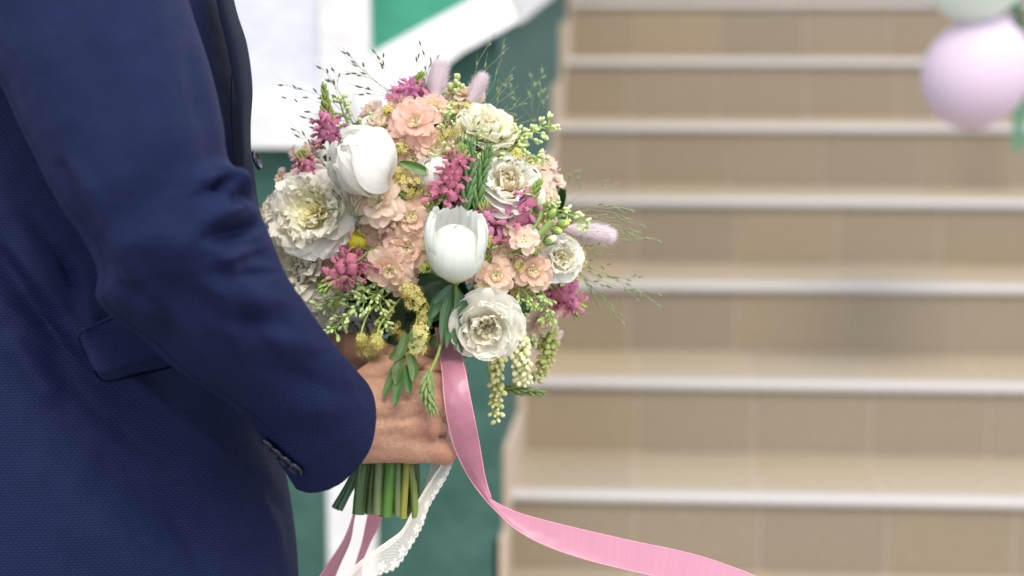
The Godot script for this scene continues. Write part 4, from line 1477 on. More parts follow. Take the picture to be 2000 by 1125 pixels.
func buds(label: String, line: Array, branches: int, reach: float, size: float, z: float, base: Color, tip: Color, curl := 0.0) -> void:
	# spray of small egg-shaped buds: side twigs in pairs, three to five buds on each
	var b := MB.new()
	var d0 := px(dome(line[0][0], line[0][1], z)).z
	var p0 := P(line[0][0], line[0][1], d0)
	var k := d0 / F
	var path := PackedVector3Array()
	var rad := PackedFloat32Array()
	for i in 13:
		var q := cr(line, i / 12.0)
		path.append(P(q[0], q[1], d0) - p0)
		rad.append(lerpf(0.0013, 0.0006, i / 12.0))
	b.tube(path, rad, 6, GREEN.lerp(LIME, 0.4))
	for i in branches:
		var f := (i + 0.6) / branches
		var q := cr(line, f)
		var q1 := cr(line, maxf(0.0, f - 0.05))
		var w := P(q[0], q[1], d0) - p0
		var ax := (w - (P(q1[0], q1[1], d0) - p0)).normalized()
		var side := ax.cross(T).normalized()
		var fwd := side.cross(ax)
		var az := i * 2.3 + rng.randf() * 0.6
		var dir := (side * cos(az) + fwd * sin(az) * 0.8 + ax * 0.75 - U * curl).normalized()
		var len := reach * k * lerpf(1.0, 0.45, f) * rng.randf_range(0.7, 1.15)
		b.tube(PackedVector3Array([w, w + dir * len * 0.5 + ax * len * 0.08, w + dir * len]), PackedFloat32Array([0.0006, 0.0005, 0.0004]), 4, LIME)
		var m := rng.randi_range(3, 5)
		for t in m:
			var g := 0.35 + 0.65 * (t + 1.0) / m
			var out := (dir + side * rng.randf_range(-0.9, 0.9) + fwd * rng.randf_range(-0.9, 0.9)).normalized()
			var foot := w + dir * len * g
			var c := foot + out * size * k * 1.0
			b.tube(PackedVector3Array([foot, c]), PackedFloat32Array([0.0003, 0.0003]), 4, LIME)
			var v := rng.randf_range(0.85, 1.15)
			b.egg(c + out * size * k * 0.5, out, size * k * 0.5, size * k * 0.78, Color(base.r * v, base.g * v, base.b * v), tip, 6, 6)
	var o := obj("bud_spray", b.mesh(), M.bud, bouquet)
	o.position = p0 - bouquet.position
	tag(o, label)

func bunny_tail(label: String, x0: float, y0: float, x1: float, y1: float, width: float, z: float) -> void:
	var b := MB.new()
	var a := dome(x0, y0, z)
	var d := px(a).z
	var e := P(x1, y1, d)
	var ax := e - a
	var k := d / F
	var side := ax.cross(T).normalized()
	var fwd := side.cross(ax).normalized()
	var c0 := Color(0.74, 0.62, 0.66)
	var c1 := Color(0.93, 0.85, 0.88)
	b.egg(ax * 0.48, ax, width * k * 0.24, ax.length() * 0.44, c0, c1, 10, 12)
	for i in 2600:
		var f := pow(rng.randf(), 0.85)
		var az := rng.randf() * TAU
		var dir := side * cos(az) + fwd * sin(az)
		var env := pow(sin(PI * clampf(0.06 + 0.90 * f, 0.0, 1.0)), 0.55)
		var root := ax * (f * 0.90) + dir * width * k * 0.24 * env
		var lean := ax.normalized() * rng.randf_range(1.1, 2.2) + dir * rng.randf_range(0.45, 0.8) + Vector3(rng.randfn(), rng.randfn(), rng.randfn()) * 0.28
		var tip := root + lean.normalized() * width * k * rng.randf_range(0.45, 0.85) * (0.6 + 0.4 * env)
		var wv := dir.cross(lean).normalized() * 0.00034
		b.tri(root - wv, root + wv, tip, c0.lerp(c1, rng.randf_range(0.2, 1.0)))
	b.tube(PackedVector3Array([ax * -0.7 - T * 0.02, ax * -0.2, ax * 0.1]), PackedFloat32Array([0.0008, 0.0008, 0.0007]), 5, Color(0.42, 0.44, 0.2))
	var o := obj("bunny_tail", b.mesh(), M.hair, bouquet)
	o.position = a - bouquet.position
	tag(o, label)

func wisp(label: String, hub: Array, tips: Array, d: float, dark: Color, seeds := 3) -> void:
	# hair-thin grass panicle: a stalk from the hub to each tip, seeds on short threads near its end
	var b := MB.new()
	var p0 := P(hub[0], hub[1], d)
	var k := d / F
	for t in tips:
		var dd: float = d + (t[2] if t.size() > 2 else 0.0)
		var a := Vector2(hub[0] + rng.randf_range(-6, 6), hub[1] + rng.randf_range(-6, 6))
		var e := Vector2(t[0], t[1])
		var n := (e - a).orthogonal().normalized() * rng.randf_range(-0.14, 0.14) * (e - a).length()
		var path := PackedVector3Array()
		var rad := PackedFloat32Array()
		for i in 15:
			var f := i / 14.0
			var w := a.lerp(e, f) + n * sin(PI * f) + Vector2(1, 1).rotated(i * 1.7) * 0.8
			path.append(P(w.x, w.y, lerpf(d, dd, f)) - p0)
			rad.append(lerpf(0.00034, 0.00014, f))
		b.tube(path, rad, 4, Color(0.11, 0.15, 0.05), Color(0.30, 0.33, 0.16))
		for s in seeds:
			var f := lerpf(0.55, 0.97, (s + rng.randf() * 0.6) / seeds)
			var i := mini(13, int(f * 14.0))
			var w := path[i].lerp(path[i + 1], f * 14.0 - i)
			var ax := (path[i + 1] - path[i]).normalized()
			var sd := ax.cross(T).normalized() * (1.0 if s % 2 else -1.0)
			var out := (ax + sd * rng.randf_range(0.1, 0.5)).normalized()
			var len := rng.randf_range(4.0, 12.0) * k
			b.tube(PackedVector3Array([w, w + out * len]), PackedFloat32Array([0.0002, 0.00016]), 4, Color(0.14, 0.18, 0.06))
			b.egg(w + out * (len + 4.0 * k), out, rng.randf_range(1.7, 2.3) * k, rng.randf_range(4.6, 6.2) * k, dark, dark.lerp(LIME, 0.25), 5, 5, 1.3)
			if s % 2 == 0:
				var far := w + out * (len + 9.0 * k)
				b.tube(PackedVector3Array([far, far + out * rng.randf_range(8, 20) * k + U * 2.0 * k]), PackedFloat32Array([0.00015, 0.0001]), 4, Color(0.26, 0.28, 0.13))
	var o := obj("grass_panicle", b.mesh(), M.leaf, bouquet)
	o.position = p0 - bouquet.position
	tag(o, label)

func leaf(line: Array, width: float, d: float, col: Color, back := 0.25, fold := 0.35, end_d := 0.0, twist := 0.0) -> void:
	# blade along [x, y] points, folded at its midrib
	var b := MB.new()
	var p0 := P(line[0][0], line[0][1], d)
	var n := 17
	var pts := PackedVector3Array()
	var uvs := PackedVector2Array()
	var cols := PackedColorArray()
	for i in n:
		var f := i / (n - 1.0)
		var q := cr(line, f)
		var q2 := cr(line, minf(1.0, f + 0.02))
		var q1 := cr(line, maxf(0.0, f - 0.02))
		var t := Vector2(q2[0] - q1[0], q2[1] - q1[1]).normalized()
		var s := t.orthogonal().rotated(0.0)
		var hw := width * 0.5 * pow(sin(PI * pow(lerpf(0.03, 0.985, f), 0.9)), 0.75)
		for j in 7:
			var v := -1.0 + j / 3.0
			var z := (absf(v) * fold - fold * 0.5) * hw + v * twist * hw * f + 1.2 * noise.get_noise_2d(f * 5.0 + line[0][0], v * 2.0)
			var w := Vector2(q[0], q[1]) + s * hw * v * (1.0 - 0.15 * absf(twist))
			pts.append(P(w.x, w.y, d + end_d * f - z * d / F) - p0)
			uvs.append(Vector2(0.5 + 0.5 * v, f))
			var k := 1.0 + 0.28 * exp(-v * v * 60.0) + 0.16 * sin(f * 60.0 - absf(v) * 9.0) * 0.4 + 0.12 * noise.get_noise_2d(line[0][0] + f * 3.0, v)
			cols.append(Color(col.r * k, col.g * k, col.b * k))
	b.grid(n, 7, pts, uvs, cols, true)
	var o := obj("leaf", b.mesh(), M.leaf, bouquet)
	o.position = p0 - bouquet.position

func string_of_beads(label: String, line: Array, width: float, d: float, n: int, size: float, base: Color, tip: Color, strands := 3) -> void:
	var b := MB.new()
	var p0 := P(line[0][0], line[0][1], d)
	var k := d / F
	for s in strands:
		var path := PackedVector3Array()
		var rad := PackedFloat32Array()
		var ph := rng.randf() * 6.0
		var cut := 1.0 - 0.28 * s * rng.randf()
		for i in 21:
			var f := i / 20.0 * cut
			var q := cr(line, f)
			path.append(P(q[0] + sin(ph + s * 2.1) * width * 0.32 * minf(1.0, f * 3.0), q[1], d - cos(ph + s * 2.1) * width * 0.3 * k) - p0)
			rad.append(lerpf(0.0006, 0.0003, f))
		b.tube(path, rad, 5, GREEN.lerp(LIME, 0.5))
		for i in n:
			var f := (i + rng.randf() * 0.7) / n
			var at_ := mini(19, int(f * 20.0))
			var w := path[at_].lerp(path[at_ + 1], f * 20.0 - at_)
			var az := i * 2.4 + s
			var out := (R * cos(az) + T * sin(az) - U * 0.7).normalized()
			var z := size * k * rng.randf_range(0.7, 1.2) * lerpf(1.05, 0.72, f)
			var v := rng.randf_range(0.85, 1.12)
			b.egg(w + out * z * rng.randf_range(0.8, 1.5), out, z * 0.55, z * 0.75, Color(base.r * v, base.g * v, base.b * v), tip, 6, 6)
	var o := obj("hanging_blossoms", b.mesh(), M.bud, bouquet)
	o.position = p0 - bouquet.position
	tag(o, label)

func sepal_bud(label: String, x: float, y: float, size: float, axis: Vector3, z: float, base: Color, tip: Color) -> void:
	# closed stock bud in striped green sepals
	var o := flower("stock_bud", label, x, y, size, axis, z, x)
	var in_: Array = variants("sb%s" % tip, 1, func(_k):
		var b := MB.new()
		b.egg(Vector3(0, 0.75, 0), Vector3.UP, 0.46, 0.85, base, tip, 9, 10)
		return b)
	part("bud", in_[0], M.bud, o)
	var sp: Array = variants("sbs", 2, func(k): return shell(1.6, 0.5, 62, -24, 0.62, Color(0.14, 0.24, 0.07), Color(0.24, 0.38, 0.13), k + 140, {"r0": 0.12, "pa": 0.95, "nu": 9, "nv": 7}))
	for q in 4:
		part("sepal", sp[q % 2], M.leaf, o, TAU * q / 4.0, 0.0, -0.05, rng.randf_range(0.9, 1.05))

func stalk(line: Array, w: float, col: Color, col2: Color, cut := false, called := "stem") -> void:
	var b := MB.new()
	var p0 := P(line[0][0], line[0][1], line[0][2])
	var path := PackedVector3Array()
	var rad := PackedFloat32Array()
	var n := 28
	var knot := rng.randf_range(0.35, 0.8)
	for i in n:
		var f := i / (n - 1.0)
		var q := cr(line, f)
		path.append(P(q[0], q[1], q[2]) - p0)
		var bump := 1.0 + (0.22 * exp(-pow((f - knot) / 0.02, 2.0)) if cut else 0.0) + 0.05 * noise.get_noise_1d(f * 9.0 + q[0])
		rad.append(w * 0.5 * q[2] / F * bump * (q[3] if q.size() > 3 else 1.0))
	b.tube(path, rad, 12 if cut else 7, col, col2)
	if cut:
		# ribs, and the pale slanting cut at the foot
		var last := path[n - 1]
		var ax := (last - path[n - 3]).normalized()
		var x := ax.cross(T).normalized()
		var z := x.cross(ax)
		var tilt := rng.randf_range(-0.5, 0.5)
		var m := b.v.size()
		b.v.append(last + ax * 0.0006)
		b.uv.append(Vector2.ZERO)
		b.c.append(Color(0.34, 0.36, 0.16))
		for s in 13:
			var a := TAU * s / 12.0
			var r := rad[n - 1] * 0.99
			b.v.append(last + (x * cos(a) + z * sin(a)) * r + ax * (cos(a) * tilt * r))
			b.uv.append(Vector2.ZERO)
			b.c.append(Color(0.24, 0.21, 0.09))
		for s in 12:
			b.ix.append_array([m, m + 1 + s, m + 2 + s, m, m + 2 + s, m + 1 + s])
	var o := obj(called, b.mesh(), M.stem, bouquet)
	o.position = p0 - bouquet.position

func make_bouquet() -> void:
	bouquet = Node3D.new()
	bouquet.name = "bouquet"
	add_child(bouquet)
	bouquet.position = P(765, 1005, 1.62)
	tag(bouquet, "wedding bouquet of white peonies, peach stock, pink spikes and grasses held by the man", "bouquet")
	rng.seed = 1234
	# ---- foliage that fills the inside
	var core := MB.new()
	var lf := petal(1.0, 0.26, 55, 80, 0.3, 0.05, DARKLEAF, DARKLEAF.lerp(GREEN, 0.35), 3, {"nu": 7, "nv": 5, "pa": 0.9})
	for i in 520:
		var dir := Vector3(rng.randfn(), rng.randfn(), rng.randfn()).normalized()
		var rr := rng.randf_range(0.55, 0.82)
		var w := P(DOME.x + dir.x * 290 * rr, DOME.y + 10 - dir.y * 262 * rr, DOME.z + 0.02 - dir.z * 0.115 * rr) - bouquet.position
		var nrm := (R * dir.x + U * dir.y + T * dir.z).normalized()
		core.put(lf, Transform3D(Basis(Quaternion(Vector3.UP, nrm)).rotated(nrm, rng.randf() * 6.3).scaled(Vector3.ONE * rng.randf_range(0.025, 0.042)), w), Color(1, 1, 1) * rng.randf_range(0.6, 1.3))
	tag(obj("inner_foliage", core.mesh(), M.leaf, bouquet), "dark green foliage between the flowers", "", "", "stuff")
	# ---- stems under the hand
	for q in [
		[[[770, 660, 1.66], [740, 800, 1.628], [712, 900, 1.600], [700, 1004, 1.598]], 25, Color(0.035, 0.085, 0.02), Color(0.05, 0.11, 0.03)],
		[[[780, 660, 1.66], [752, 800, 1.622], [730, 900, 1.606], [721, 1003, 1.606]], 17, Color(0.05, 0.11, 0.03), Color(0.10, 0.15, 0.05)],
		[[[790, 660, 1.66], [762, 800, 1.615], [744, 900, 1.592], [739, 1005, 1.590]], 20, Color(0.09, 0.17, 0.05), Color(0.17, 0.22, 0.09)],
		[[[800, 660, 1.66], [772, 800, 1.612], [756, 900, 1.600], [749, 1000, 1.602]], 14, Color(0.035, 0.09, 0.02), Color(0.06, 0.12, 0.03)],
		[[[810, 660, 1.66], [778, 800, 1.610], [764, 900, 1.586], [756, 1010, 1.584]], 21, Color(0.05, 0.17, 0.015), Color(0.06, 0.17, 0.02)],
		[[[815, 660, 1.66], [782, 800, 1.612], [772, 900, 1.594], [768, 1002, 1.596]], 15, Color(0.06, 0.14, 0.03), Color(0.11, 0.15, 0.05)],
		[[[820, 660, 1.66], [784, 800, 1.612], [778, 900, 1.588], [779, 1008, 1.586]], 18, Color(0.06, 0.13, 0.04), Color(0.13, 0.19, 0.07)],
		[[[830, 660, 1.66], [790, 800, 1.612], [786, 900, 1.600], [786, 1006, 1.604]], 15, Color(0.05, 0.045, 0.03), Color(0.05, 0.05, 0.025)],
		[[[840, 660, 1.66], [796, 800, 1.612], [794, 900, 1.584], [788, 1013, 1.582]], 13, Color(0.20, 0.23, 0.02), Color(0.22, 0.22, 0.03)],
		[[[845, 660, 1.66], [800, 800, 1.618], [806, 900, 1.600], [800, 1006, 1.600]], 14, Color(0.03, 0.06, 0.02), Color(0.05, 0.08, 0.02)],
		[[[850, 660, 1.66], [802, 800, 1.616], [800, 900, 1.588], [808, 960, 1.588], [812, 1010, 1.588]], 15, Color(0.11, 0.18, 0.03), Color(0.14, 0.19, 0.04)],
		[[[830, 660, 1.66], [796, 800, 1.625], [812, 900, 1.612], [816, 1002, 1.614]], 15, Color(0.04, 0.10, 0.02), Color(0.05, 0.11, 0.02)],
		[[[770, 700, 1.66], [735, 820, 1.64], [690, 930, 1.63], [654, 993, 1.626]], 15, Color(0.02, 0.06, 0.025), Color(0.03, 0.08, 0.035)],
		[[[775, 700, 1.66], [742, 820, 1.64], [700, 920, 1.624], [663, 996, 1.62]], 13, Color(0.03, 0.075, 0.03), Color(0.04, 0.10, 0.04)]]:
		stalk(q[0], q[1], q[2], q[3], true)
	# ---- white peonies
	ruffled_peony("ivory ruffled peony with a buttery heart beside the sleeve", 628, 424, 80, V(-0.30, 0.22, 0.92), 0.016, Color(0.97, 0.90, 0.48))
	ruffled_peony("white ruffled peony half hidden by the sleeve", 590, 525, 84, V(-0.30, 0.22, 0.90), 0.010, Color(0.94, 0.91, 0.72))
	ruffled_peony("white peony peeping out left of the ivory one", 560, 425, 46, V(-0.8, 0.4, 0.45), -0.02, WHITE)
	ruffled_peony("white peony low on the left with drooping petals", 628, 582, 46, V(-0.25, -0.35, 0.9), 0.0, WHITE)
	closed_peony("closed white peony, large and round, at the upper left", 742, 350, 68, V(-0.68, 0.52, 0.52), 0.036, 0.4, Color(0.82, 0.80, 0.70), WHITE)
	closed_peony("closed white peony behind the deep pink spike", 862, 375, 42, V(-0.25, 0.85, 0.45), -0.004, 1.2, CREAM, WHITE)
	cup_peony("half-open white peony with a greenish base in front", 890, 548, 55, V(0.03, 0.93, 0.36), 0.052, 0.0)
	rose("ivory garden rose at the bottom of the bouquet", 950, 628, 63, V(0.0, -0.28, 0.95), 0.052, 0.5, Color(0.95, 0.85, 0.55), Color(0.95, 0.94, 0.87))
	rose("small ivory rose on the right edge", 1086, 508, 42, V(0.35, 0.10, 0.93), 0.018, 1.2, Color(0.84, 0.72, 0.34), WHITE)
	rose("white flower with an orange-yellow heart near the top right", 985, 378, 62, V(0.22, 0.50, 0.84), 0.004, 2.0, Color(0.95, 0.74, 0.34), WHITE)
	rose("pale butter-yellow rose at the top right", 945, 278, 56, V(0.16, 0.80, 0.58), -0.004, 0.9, Color(0.95, 0.88, 0.58), Color(0.95, 0.93, 0.80))
	rose("white flower turned down under the bud sprays", 695, 612, 44, V(0.0, -0.80, 0.6), -0.035, 0.9, WHITE, Color(0.76, 0.78, 0.82))
	# ---- peach stock
	stock("large peach blossom at the top of the bouquet", 812, 246, 53, V(0.02, 0.35, 0.94), 0.016)
	stock("pale peach blossom left of the top one", 752, 250, 44, V(-0.3, 0.6, 0.7), -0.006, BLUSH)
	stock("", 850, 292, 42, V(0.2, 0.2, 0.95), 0.002)
	stock("", 808, 312, 44, V(-0.05, 0.05, 0.98), -0.006)
	stock("peach blossom below the closed white peony", 742, 398, 52, V(-0.12, 0.20, 0.97), 0.026)
	stock("", 802, 430, 44, V(0.15, 0.25, 0.95), 0.010)
	stock("", 795, 482, 46, V(0.08, -0.05, 0.98), 0.012)
	stock("", 742, 455, 40, V(-0.2, -0.1, 0.95), 0.006)
	stock("peach blossom above the yellow tassels", 763, 524, 47, V(-0.05, -0.25, 0.95), 0.028)
	stock("", 968, 540, 42, V(0.1, 0.1, 0.98), 0.026)
	stock("", 1022, 470, 32, V(0.15, 0.15, 0.96), 0.036, PEACH, false)
	stock("", 1038, 528, 42, V(0.25, -0.1, 0.95), 0.026)
	stock("", 1000, 438, 30, V(0.1, 0.4, 0.9), 0.020, BLUSH, false)
	stock("", 985, 495, 34, V(0.0, 0.0, 1.0), 0.012)
	stock("", 1045, 440, 34, V(0.4, 0.4, 0.8), 0.004)
	stock("blush blossom behind the left pink spike", 590, 352, 42, V(-0.6, 0.4, 0.6), -0.012, BLUSH)
	stock("large blush blossom on the upper right edge", 1030, 356, 56, V(0.50, 0.40, 0.75), -0.010, BLUSH.lerp(PEACH, 0.4))
	stock("", 1068, 380, 30, V(0.8, 0.3, 0.5), -0.02, BLUSH)
	stock("", 908, 190, 28, V(0.1, 0.8, 0.5), -0.006)
	stock("orange peach blossom against the sleeve", 519, 440, 30, V(-0.6, 0.2, 0.7), -0.02, Color(0.78, 0.36, 0.20))
	stock("", 660, 520, 34, V(-0.2, 0.0, 0.97), 0.004)
	stock("blush blossom hanging below the rose on the right", 1050, 622, 46, V(0.5, -0.75, 0.5), -0.014, BLUSH)
	stock("", 600, 300, 26, V(-0.6, 0.6, 0.5), -0.03, BLUSH)
	stock("", 700, 455, 30, V(-0.2, 0.0, 0.97), -0.006, BLUSH)
	stock("", 930, 345, 34, V(0.1, 0.4, 0.9), -0.012, BLUSH)
	stock("", 965, 440, 34, V(0.1, 0.2, 0.95), -0.012, BLUSH)
	stock("", 1090, 560, 26, V(0.6, -0.1, 0.8), -0.02, PEACH)
	# ---- pink spikes
	raceme("pink spike with a green tip at the upper left", 646, 290, 632, 162, 15, 22, 0.006, 42, 0.5, [1, 1, 3, 1, 0])
	raceme("pink and brown spike on the left edge", 618, 372, 588, 296, 17, 21, 0.012, 46, 0.12, [5, 5, 2, 1, 1, 3])
	raceme("deep pink spike behind the half-open peony", 868, 398, 904, 284, 26, 23, 0.022, 56, 0.16, [0, 0, 2, 3, 0])
	raceme("rose pink spike low on the left with violet tips", 712, 498, 622, 572, 16, 24, 0.036, 56, 0.3, [2, 2, 4, 0, 5])
	raceme("pink spike to the right of the half-open peony", 962, 478, 944, 396, 12, 24, 0.020, 40, 0.10, [1, 2, 3, 1])
	raceme("mauve spike with a brown-green tip on the right", 1000, 442, 1056, 352, 12, 24, 0.020, 40, 0.35, [4, 4, 1, 2])
	raceme("magenta and rust spike on the lower right edge", 1078, 556, 1132, 606, 18, 25, -0.012, 52, 0.05, [1, 3, 5, 0, 1])
	raceme("pink spike at the very top with a green tip", 786, 206, 826, 142, 16, 20, -0.004, 46, 0.35, [1, 3, 1, 4])
	# ---- grass ears and bunny tails
	ear("grass_ear", "dark green grass ear right of the deep pink spike", [[908, 408], [914, 350], [919, 276]], 24, Color(0.07, 0.17, 0.05), Color(0.13, 0.25, 0.09), 1.3, 0.024)
	ear("grass_ear", "leaning green grass ear with a pinkish foot", [[932, 410], [938, 350], [956, 288]], 24, Color(0.09, 0.18, 0.05), Color(0.14, 0.26, 0.09), 1.2, 0.020)
	ear("grass_ear", "short green grass ear above the deep pink spike", [[890, 320], [894, 300], [897, 270]], 20, Color(0.15, 0.20, 0.05), Color(0.24, 0.24, 0.12), 0.7, 0.014)
	ear("grass_ear", "green grass ear hanging in front of the hand", [[838, 728], [834, 765], [847, 806]], 22, Color(0.13, 0.20, 0.05), Color(0.24, 0.31, 0.11), 1.1, 0.165)
	stalk([[868, 640, 1.60], [856, 690, 1.555], [840, 726, 1.530], [837, 736, 1.525]], 6, LIME.lerp(GREEN, 0.4), LIME.lerp(GREEN, 0.5), false, "grass_stalk")
	ear("grass_ear", "green grass ear lying sideways below the rose", [[980, 758], [1020, 762], [1062, 770]], 17, Color(0.12, 0.18, 0.05), Color(0.22, 0.29, 0.11), 1.0, 0.04)
	stalk([[956, 690, 1.64], [953, 715, 1.635], [962, 745, 1.63], [985, 758, 1.63]], 5, LIME.lerp(GREEN, 0.3), LIME.lerp(GREEN, 0.4), false, "grass_stalk")
	bunny_tail("lilac bunny tail grass at the top", 846, 206, 860, 122, 44, -0.004)
	bunny_tail("lilac bunny tail grass leaning right at the top", 912, 214, 944, 148, 34, -0.012)
	bunny_tail("pale lilac bunny tail grass sticking out to the right", 1100, 448, 1196, 460, 44, 0.002)
	# ---- small yellow and cream blossoms
	fluff("yellow blossom cluster in the middle of the bouquet", [[770, 345, 30, 20], [800, 362, 34, 26], [748, 350, 16, 12]], 70, 6.0, 0.016, Color(1.0, 0.95, 0.75))
	fluff("yellow blossom cluster under the bunny tails", [[890, 216, 34, 24], [915, 240, 22, 16], [862, 208, 16, 12]], 66, 5.0, -0.004, Color(1, 1, 0.85))
	fluff("cream blossom cluster at the right of the grass ears", [[962, 300, 22, 18], [992, 318, 30, 20], [1008, 336, 22, 18], [890, 262, 16, 18]], 56, 5.5, 0.010, Color(1, 0.97, 0.75))
	fluff("cream tassel on the right edge by the rose", [[1132, 508, 18, 22], [1118, 560, 16, 26]], 70, 5.0, 0.004, Color(1.02, 1.02, 0.95))
	fluff("yellow tassel hanging beside the cuff", [[718, 684, 20, 16], [735, 668, 14, 16], [706, 664, 9, 10]], 56, 6.5, 0.085, Color(1, 1, 0.85))
	fluff("yellow tassel hanging in the middle below the peach blossom", [[800, 566, 20, 16], [812, 590, 22, 20], [826, 618, 12, 22]], 46, 6.0, 0.044, Color(1.05, 1.02, 0.82))
	fluff("cream tassel at the fingers", [[800, 700, 14, 14], [815, 680, 16, 14], [822, 650, 12, 20], [796, 722, 12, 8]], 44, 6.5, 0.115, Color(1.05, 1.05, 1.0))
	fluff("loose yellow flecks between the tassels", [[770, 640, 14, 12], [756, 612, 14, 22], [738, 640, 10, 26], [785, 655, 8, 12]], 26, 5.0, 0.034, Color(0.9, 0.85, 0.6))
	stalk([[775, 560, 1.60], [728, 600, 1.585], [708, 640, 1.575], [706, 668, 1.572]], 4, LIME, LIME, false, "tassel_stalk")
	stalk([[800, 560, 1.60], [760, 610, 1.58], [740, 640, 1.575], [736, 672, 1.572]], 4, LIME, LIME, false, "tassel_stalk")
	stalk([[812, 560, 1.60], [838, 600, 1.57], [840, 630, 1.57], [826, 660, 1.57], [816, 690, 1.57]], 4, LIME, LIME, false, "tassel_stalk")
	stalk([[806, 560, 1.60], [815, 620, 1.57], [800, 660, 1.57], [796, 712, 1.57]], 4, LIME, LIME, false, "tassel_stalk")
	fluff("pale yellow filler between the peach blossoms and the closed peony", [[690, 398, 16, 14], [772, 452, 12, 12], [835, 392, 14, 18]], 40, 5.0, 0.004, Color(1, 1, 0.8))
	fluff("pale yellow filler behind the grass ears", [[930, 312, 20, 14], [870, 300, 16, 14], [905, 370, 12, 20]], 44, 5.0, 0.000, Color(1, 1, 0.8))
	fluff("yellow filler on the right between blossoms and buds", [[1058, 470, 12, 14], [1000, 575, 14, 10], [1080, 470, 10, 12], [945, 500, 10, 14]], 34, 5.0, 0.012, Color(1, 1, 0.85))
	fluff("lime yellow filler along the top right", [[935, 250, 16, 12], [975, 262, 18, 12], [1005, 300, 16, 12], [1035, 320, 12, 10]], 36, 5.0, 0.014, Color(0.95, 1, 0.7))
	fluff("cream filler around the right rose", [[1045, 480, 14, 10], [1060, 540, 14, 12], [1015, 520, 10, 12], [1110, 470, 10, 10]], 34, 5.0, 0.03, Color(1, 1, 0.9))
	fluff("lime yellow filler round the half-open peony", [[835, 470, 10, 18], [830, 520, 12, 12], [955, 470, 10, 14], [940, 560, 14, 8]], 30, 5.0, 0.03, Color(0.9, 1, 0.65))
	fluff("pale yellow filler beside the top blossom", [[868, 262, 14, 16], [758, 215, 12, 10], [840, 205, 14, 8], [785, 290, 10, 10]], 32, 5.0, 0.018, Color(1, 1, 0.8))
	fluff("lime filler above the lower bud sprays", [[700, 548, 14, 10], [730, 500, 10, 12], [680, 560, 12, 10], [655, 590, 10, 10]], 28, 5.0, 0.03, Color(0.85, 1, 0.6))
	fluff("cream filler on the left above the ivory peony", [[660, 345, 14, 10], [676, 372, 12, 10], [610, 338, 12, 12]], 34, 5.0, 0.004, Color(1, 1, 0.9))
	for q in [[[700, 430], [688, 400], [684, 380]], [[830, 420], [846, 396], [850, 372]], [[930, 330], [950, 312], [972, 306]], [[880, 262], [868, 236], [872, 218]], [[660, 560], [640, 540], [628, 548]], [[990, 590], [1010, 600], [1016, 628]], [[940, 470], [955, 500], [952, 530]], [[770, 300], [762, 282], [746, 276]], [[1020, 320], [1040, 306], [1062, 310]], [[905, 300], [925, 270], [940, 262]], [[985, 420], [1002, 400], [1010, 385]], [[720, 470], [712, 440], [722, 425]], [[855, 330], [862, 300], [880, 290]], [[1070, 520], [1092, 540], [1112, 536]], [[600, 400], [584, 380], [570, 376]], [[1000, 640], [1020, 660], [1040, 668]]]:
		buds("", q, 7, 15, 6.0, 0.012, Color(0.30, 0.42, 0.10), Color(0.66, 0.74, 0.38))
	# ---- green bud sprays
	var gb := Color(0.27, 0.40, 0.12)
	var gt := Color(0.62, 0.72, 0.38)
	buds("green bud spray at the upper left", [[690, 262], [672, 225], [664, 198]], 9, 24, 6.5, 0.0, gb, gt)
	buds("small olive bud spray over the closed peony", [[700, 262], [715, 242], [728, 232]], 6, 14, 5.5, 0.0, gb.lerp(PINK, 0.15), gt)
	buds("lime bud spray sticking out at the upper right", [[990, 300], [1025, 268], [1076, 242]], 17, 26, 7.0, -0.006, LIME, Color(0.70, 0.78, 0.45))
	buds("second lime bud spray at the upper right", [[985, 305], [1000, 280], [1012, 262]], 10, 22, 7.0, -0.002, LIME, Color(0.70, 0.78, 0.42))
	buds("green bud spray beside the sleeve at the lower left", [[735, 575], [690, 600], [650, 648]], 17, 32, 7.0, 0.034, gb, gt)
	buds("green bud spray under the pink spike at the lower left", [[725, 565], [670, 580], [622, 600]], 12, 24, 7.0, 0.030, gb, gt)
	buds("green bud spray below the peach blossom", [[735, 545], [742, 590], [752, 640]], 12, 26, 6.5, 0.026, gb, gt)
	buds("small green bud spray by the yellow tassel", [[700, 560], [730, 570], [742, 556]], 7, 18, 7.0, 0.034, gb, gt)
	buds("pale green bud spray reaching right", [[1050, 415], [1095, 412], [1142, 438]], 14, 20, 6.5, 0.012, LIME, Color(0.66, 0.76, 0.42))
	buds("pale green bud spray above the green stock buds", [[1050, 425], [1070, 402], [1082, 396]], 7, 16, 6.0, 0.014, LIME, Color(0.66, 0.76, 0.42))
	buds("green bud spray hanging by the lower right", [[1030, 560], [1062, 575], [1070, 622]], 13, 20, 6.5, 0.022, Color(0.18, 0.32, 0.07), Color(0.48, 0.62, 0.24))
	buds("green bud spray under the peach blossoms on the right", [[1010, 560], [1030, 575], [1040, 590]], 7, 20, 6.5, 0.024, Color(0.18, 0.32, 0.07), Color(0.48, 0.62, 0.24))
	buds("small green bud spray behind the butter-yellow rose", [[930, 255], [945, 240], [962, 232]], 7, 16, 6.5, -0.02, LIME, Color(0.60, 0.66, 0.3))
	buds("green buds beside the bunny tail at the top", [[890, 195], [885, 176], [898, 166]], 6, 14, 9.0, -0.012, LIME, Color(0.62, 0.68, 0.36))
	# ---- stock buds on their green stalk
	stalk([[975, 520, 1.60], [1010, 492, 1.585], [1045, 466, 1.58], [1078, 432, 1.58]], 15, Color(0.17, 0.28, 0.05), Color(0.22, 0.33, 0.10), false, "bud_stalk")
	stalk([[1000, 500, 1.59], [1030, 462, 1.58], [1052, 430, 1.58], [1056, 412, 1.58]], 9, Color(0.17, 0.28, 0.07), Color(0.22, 0.33, 0.10), false, "bud_stalk")
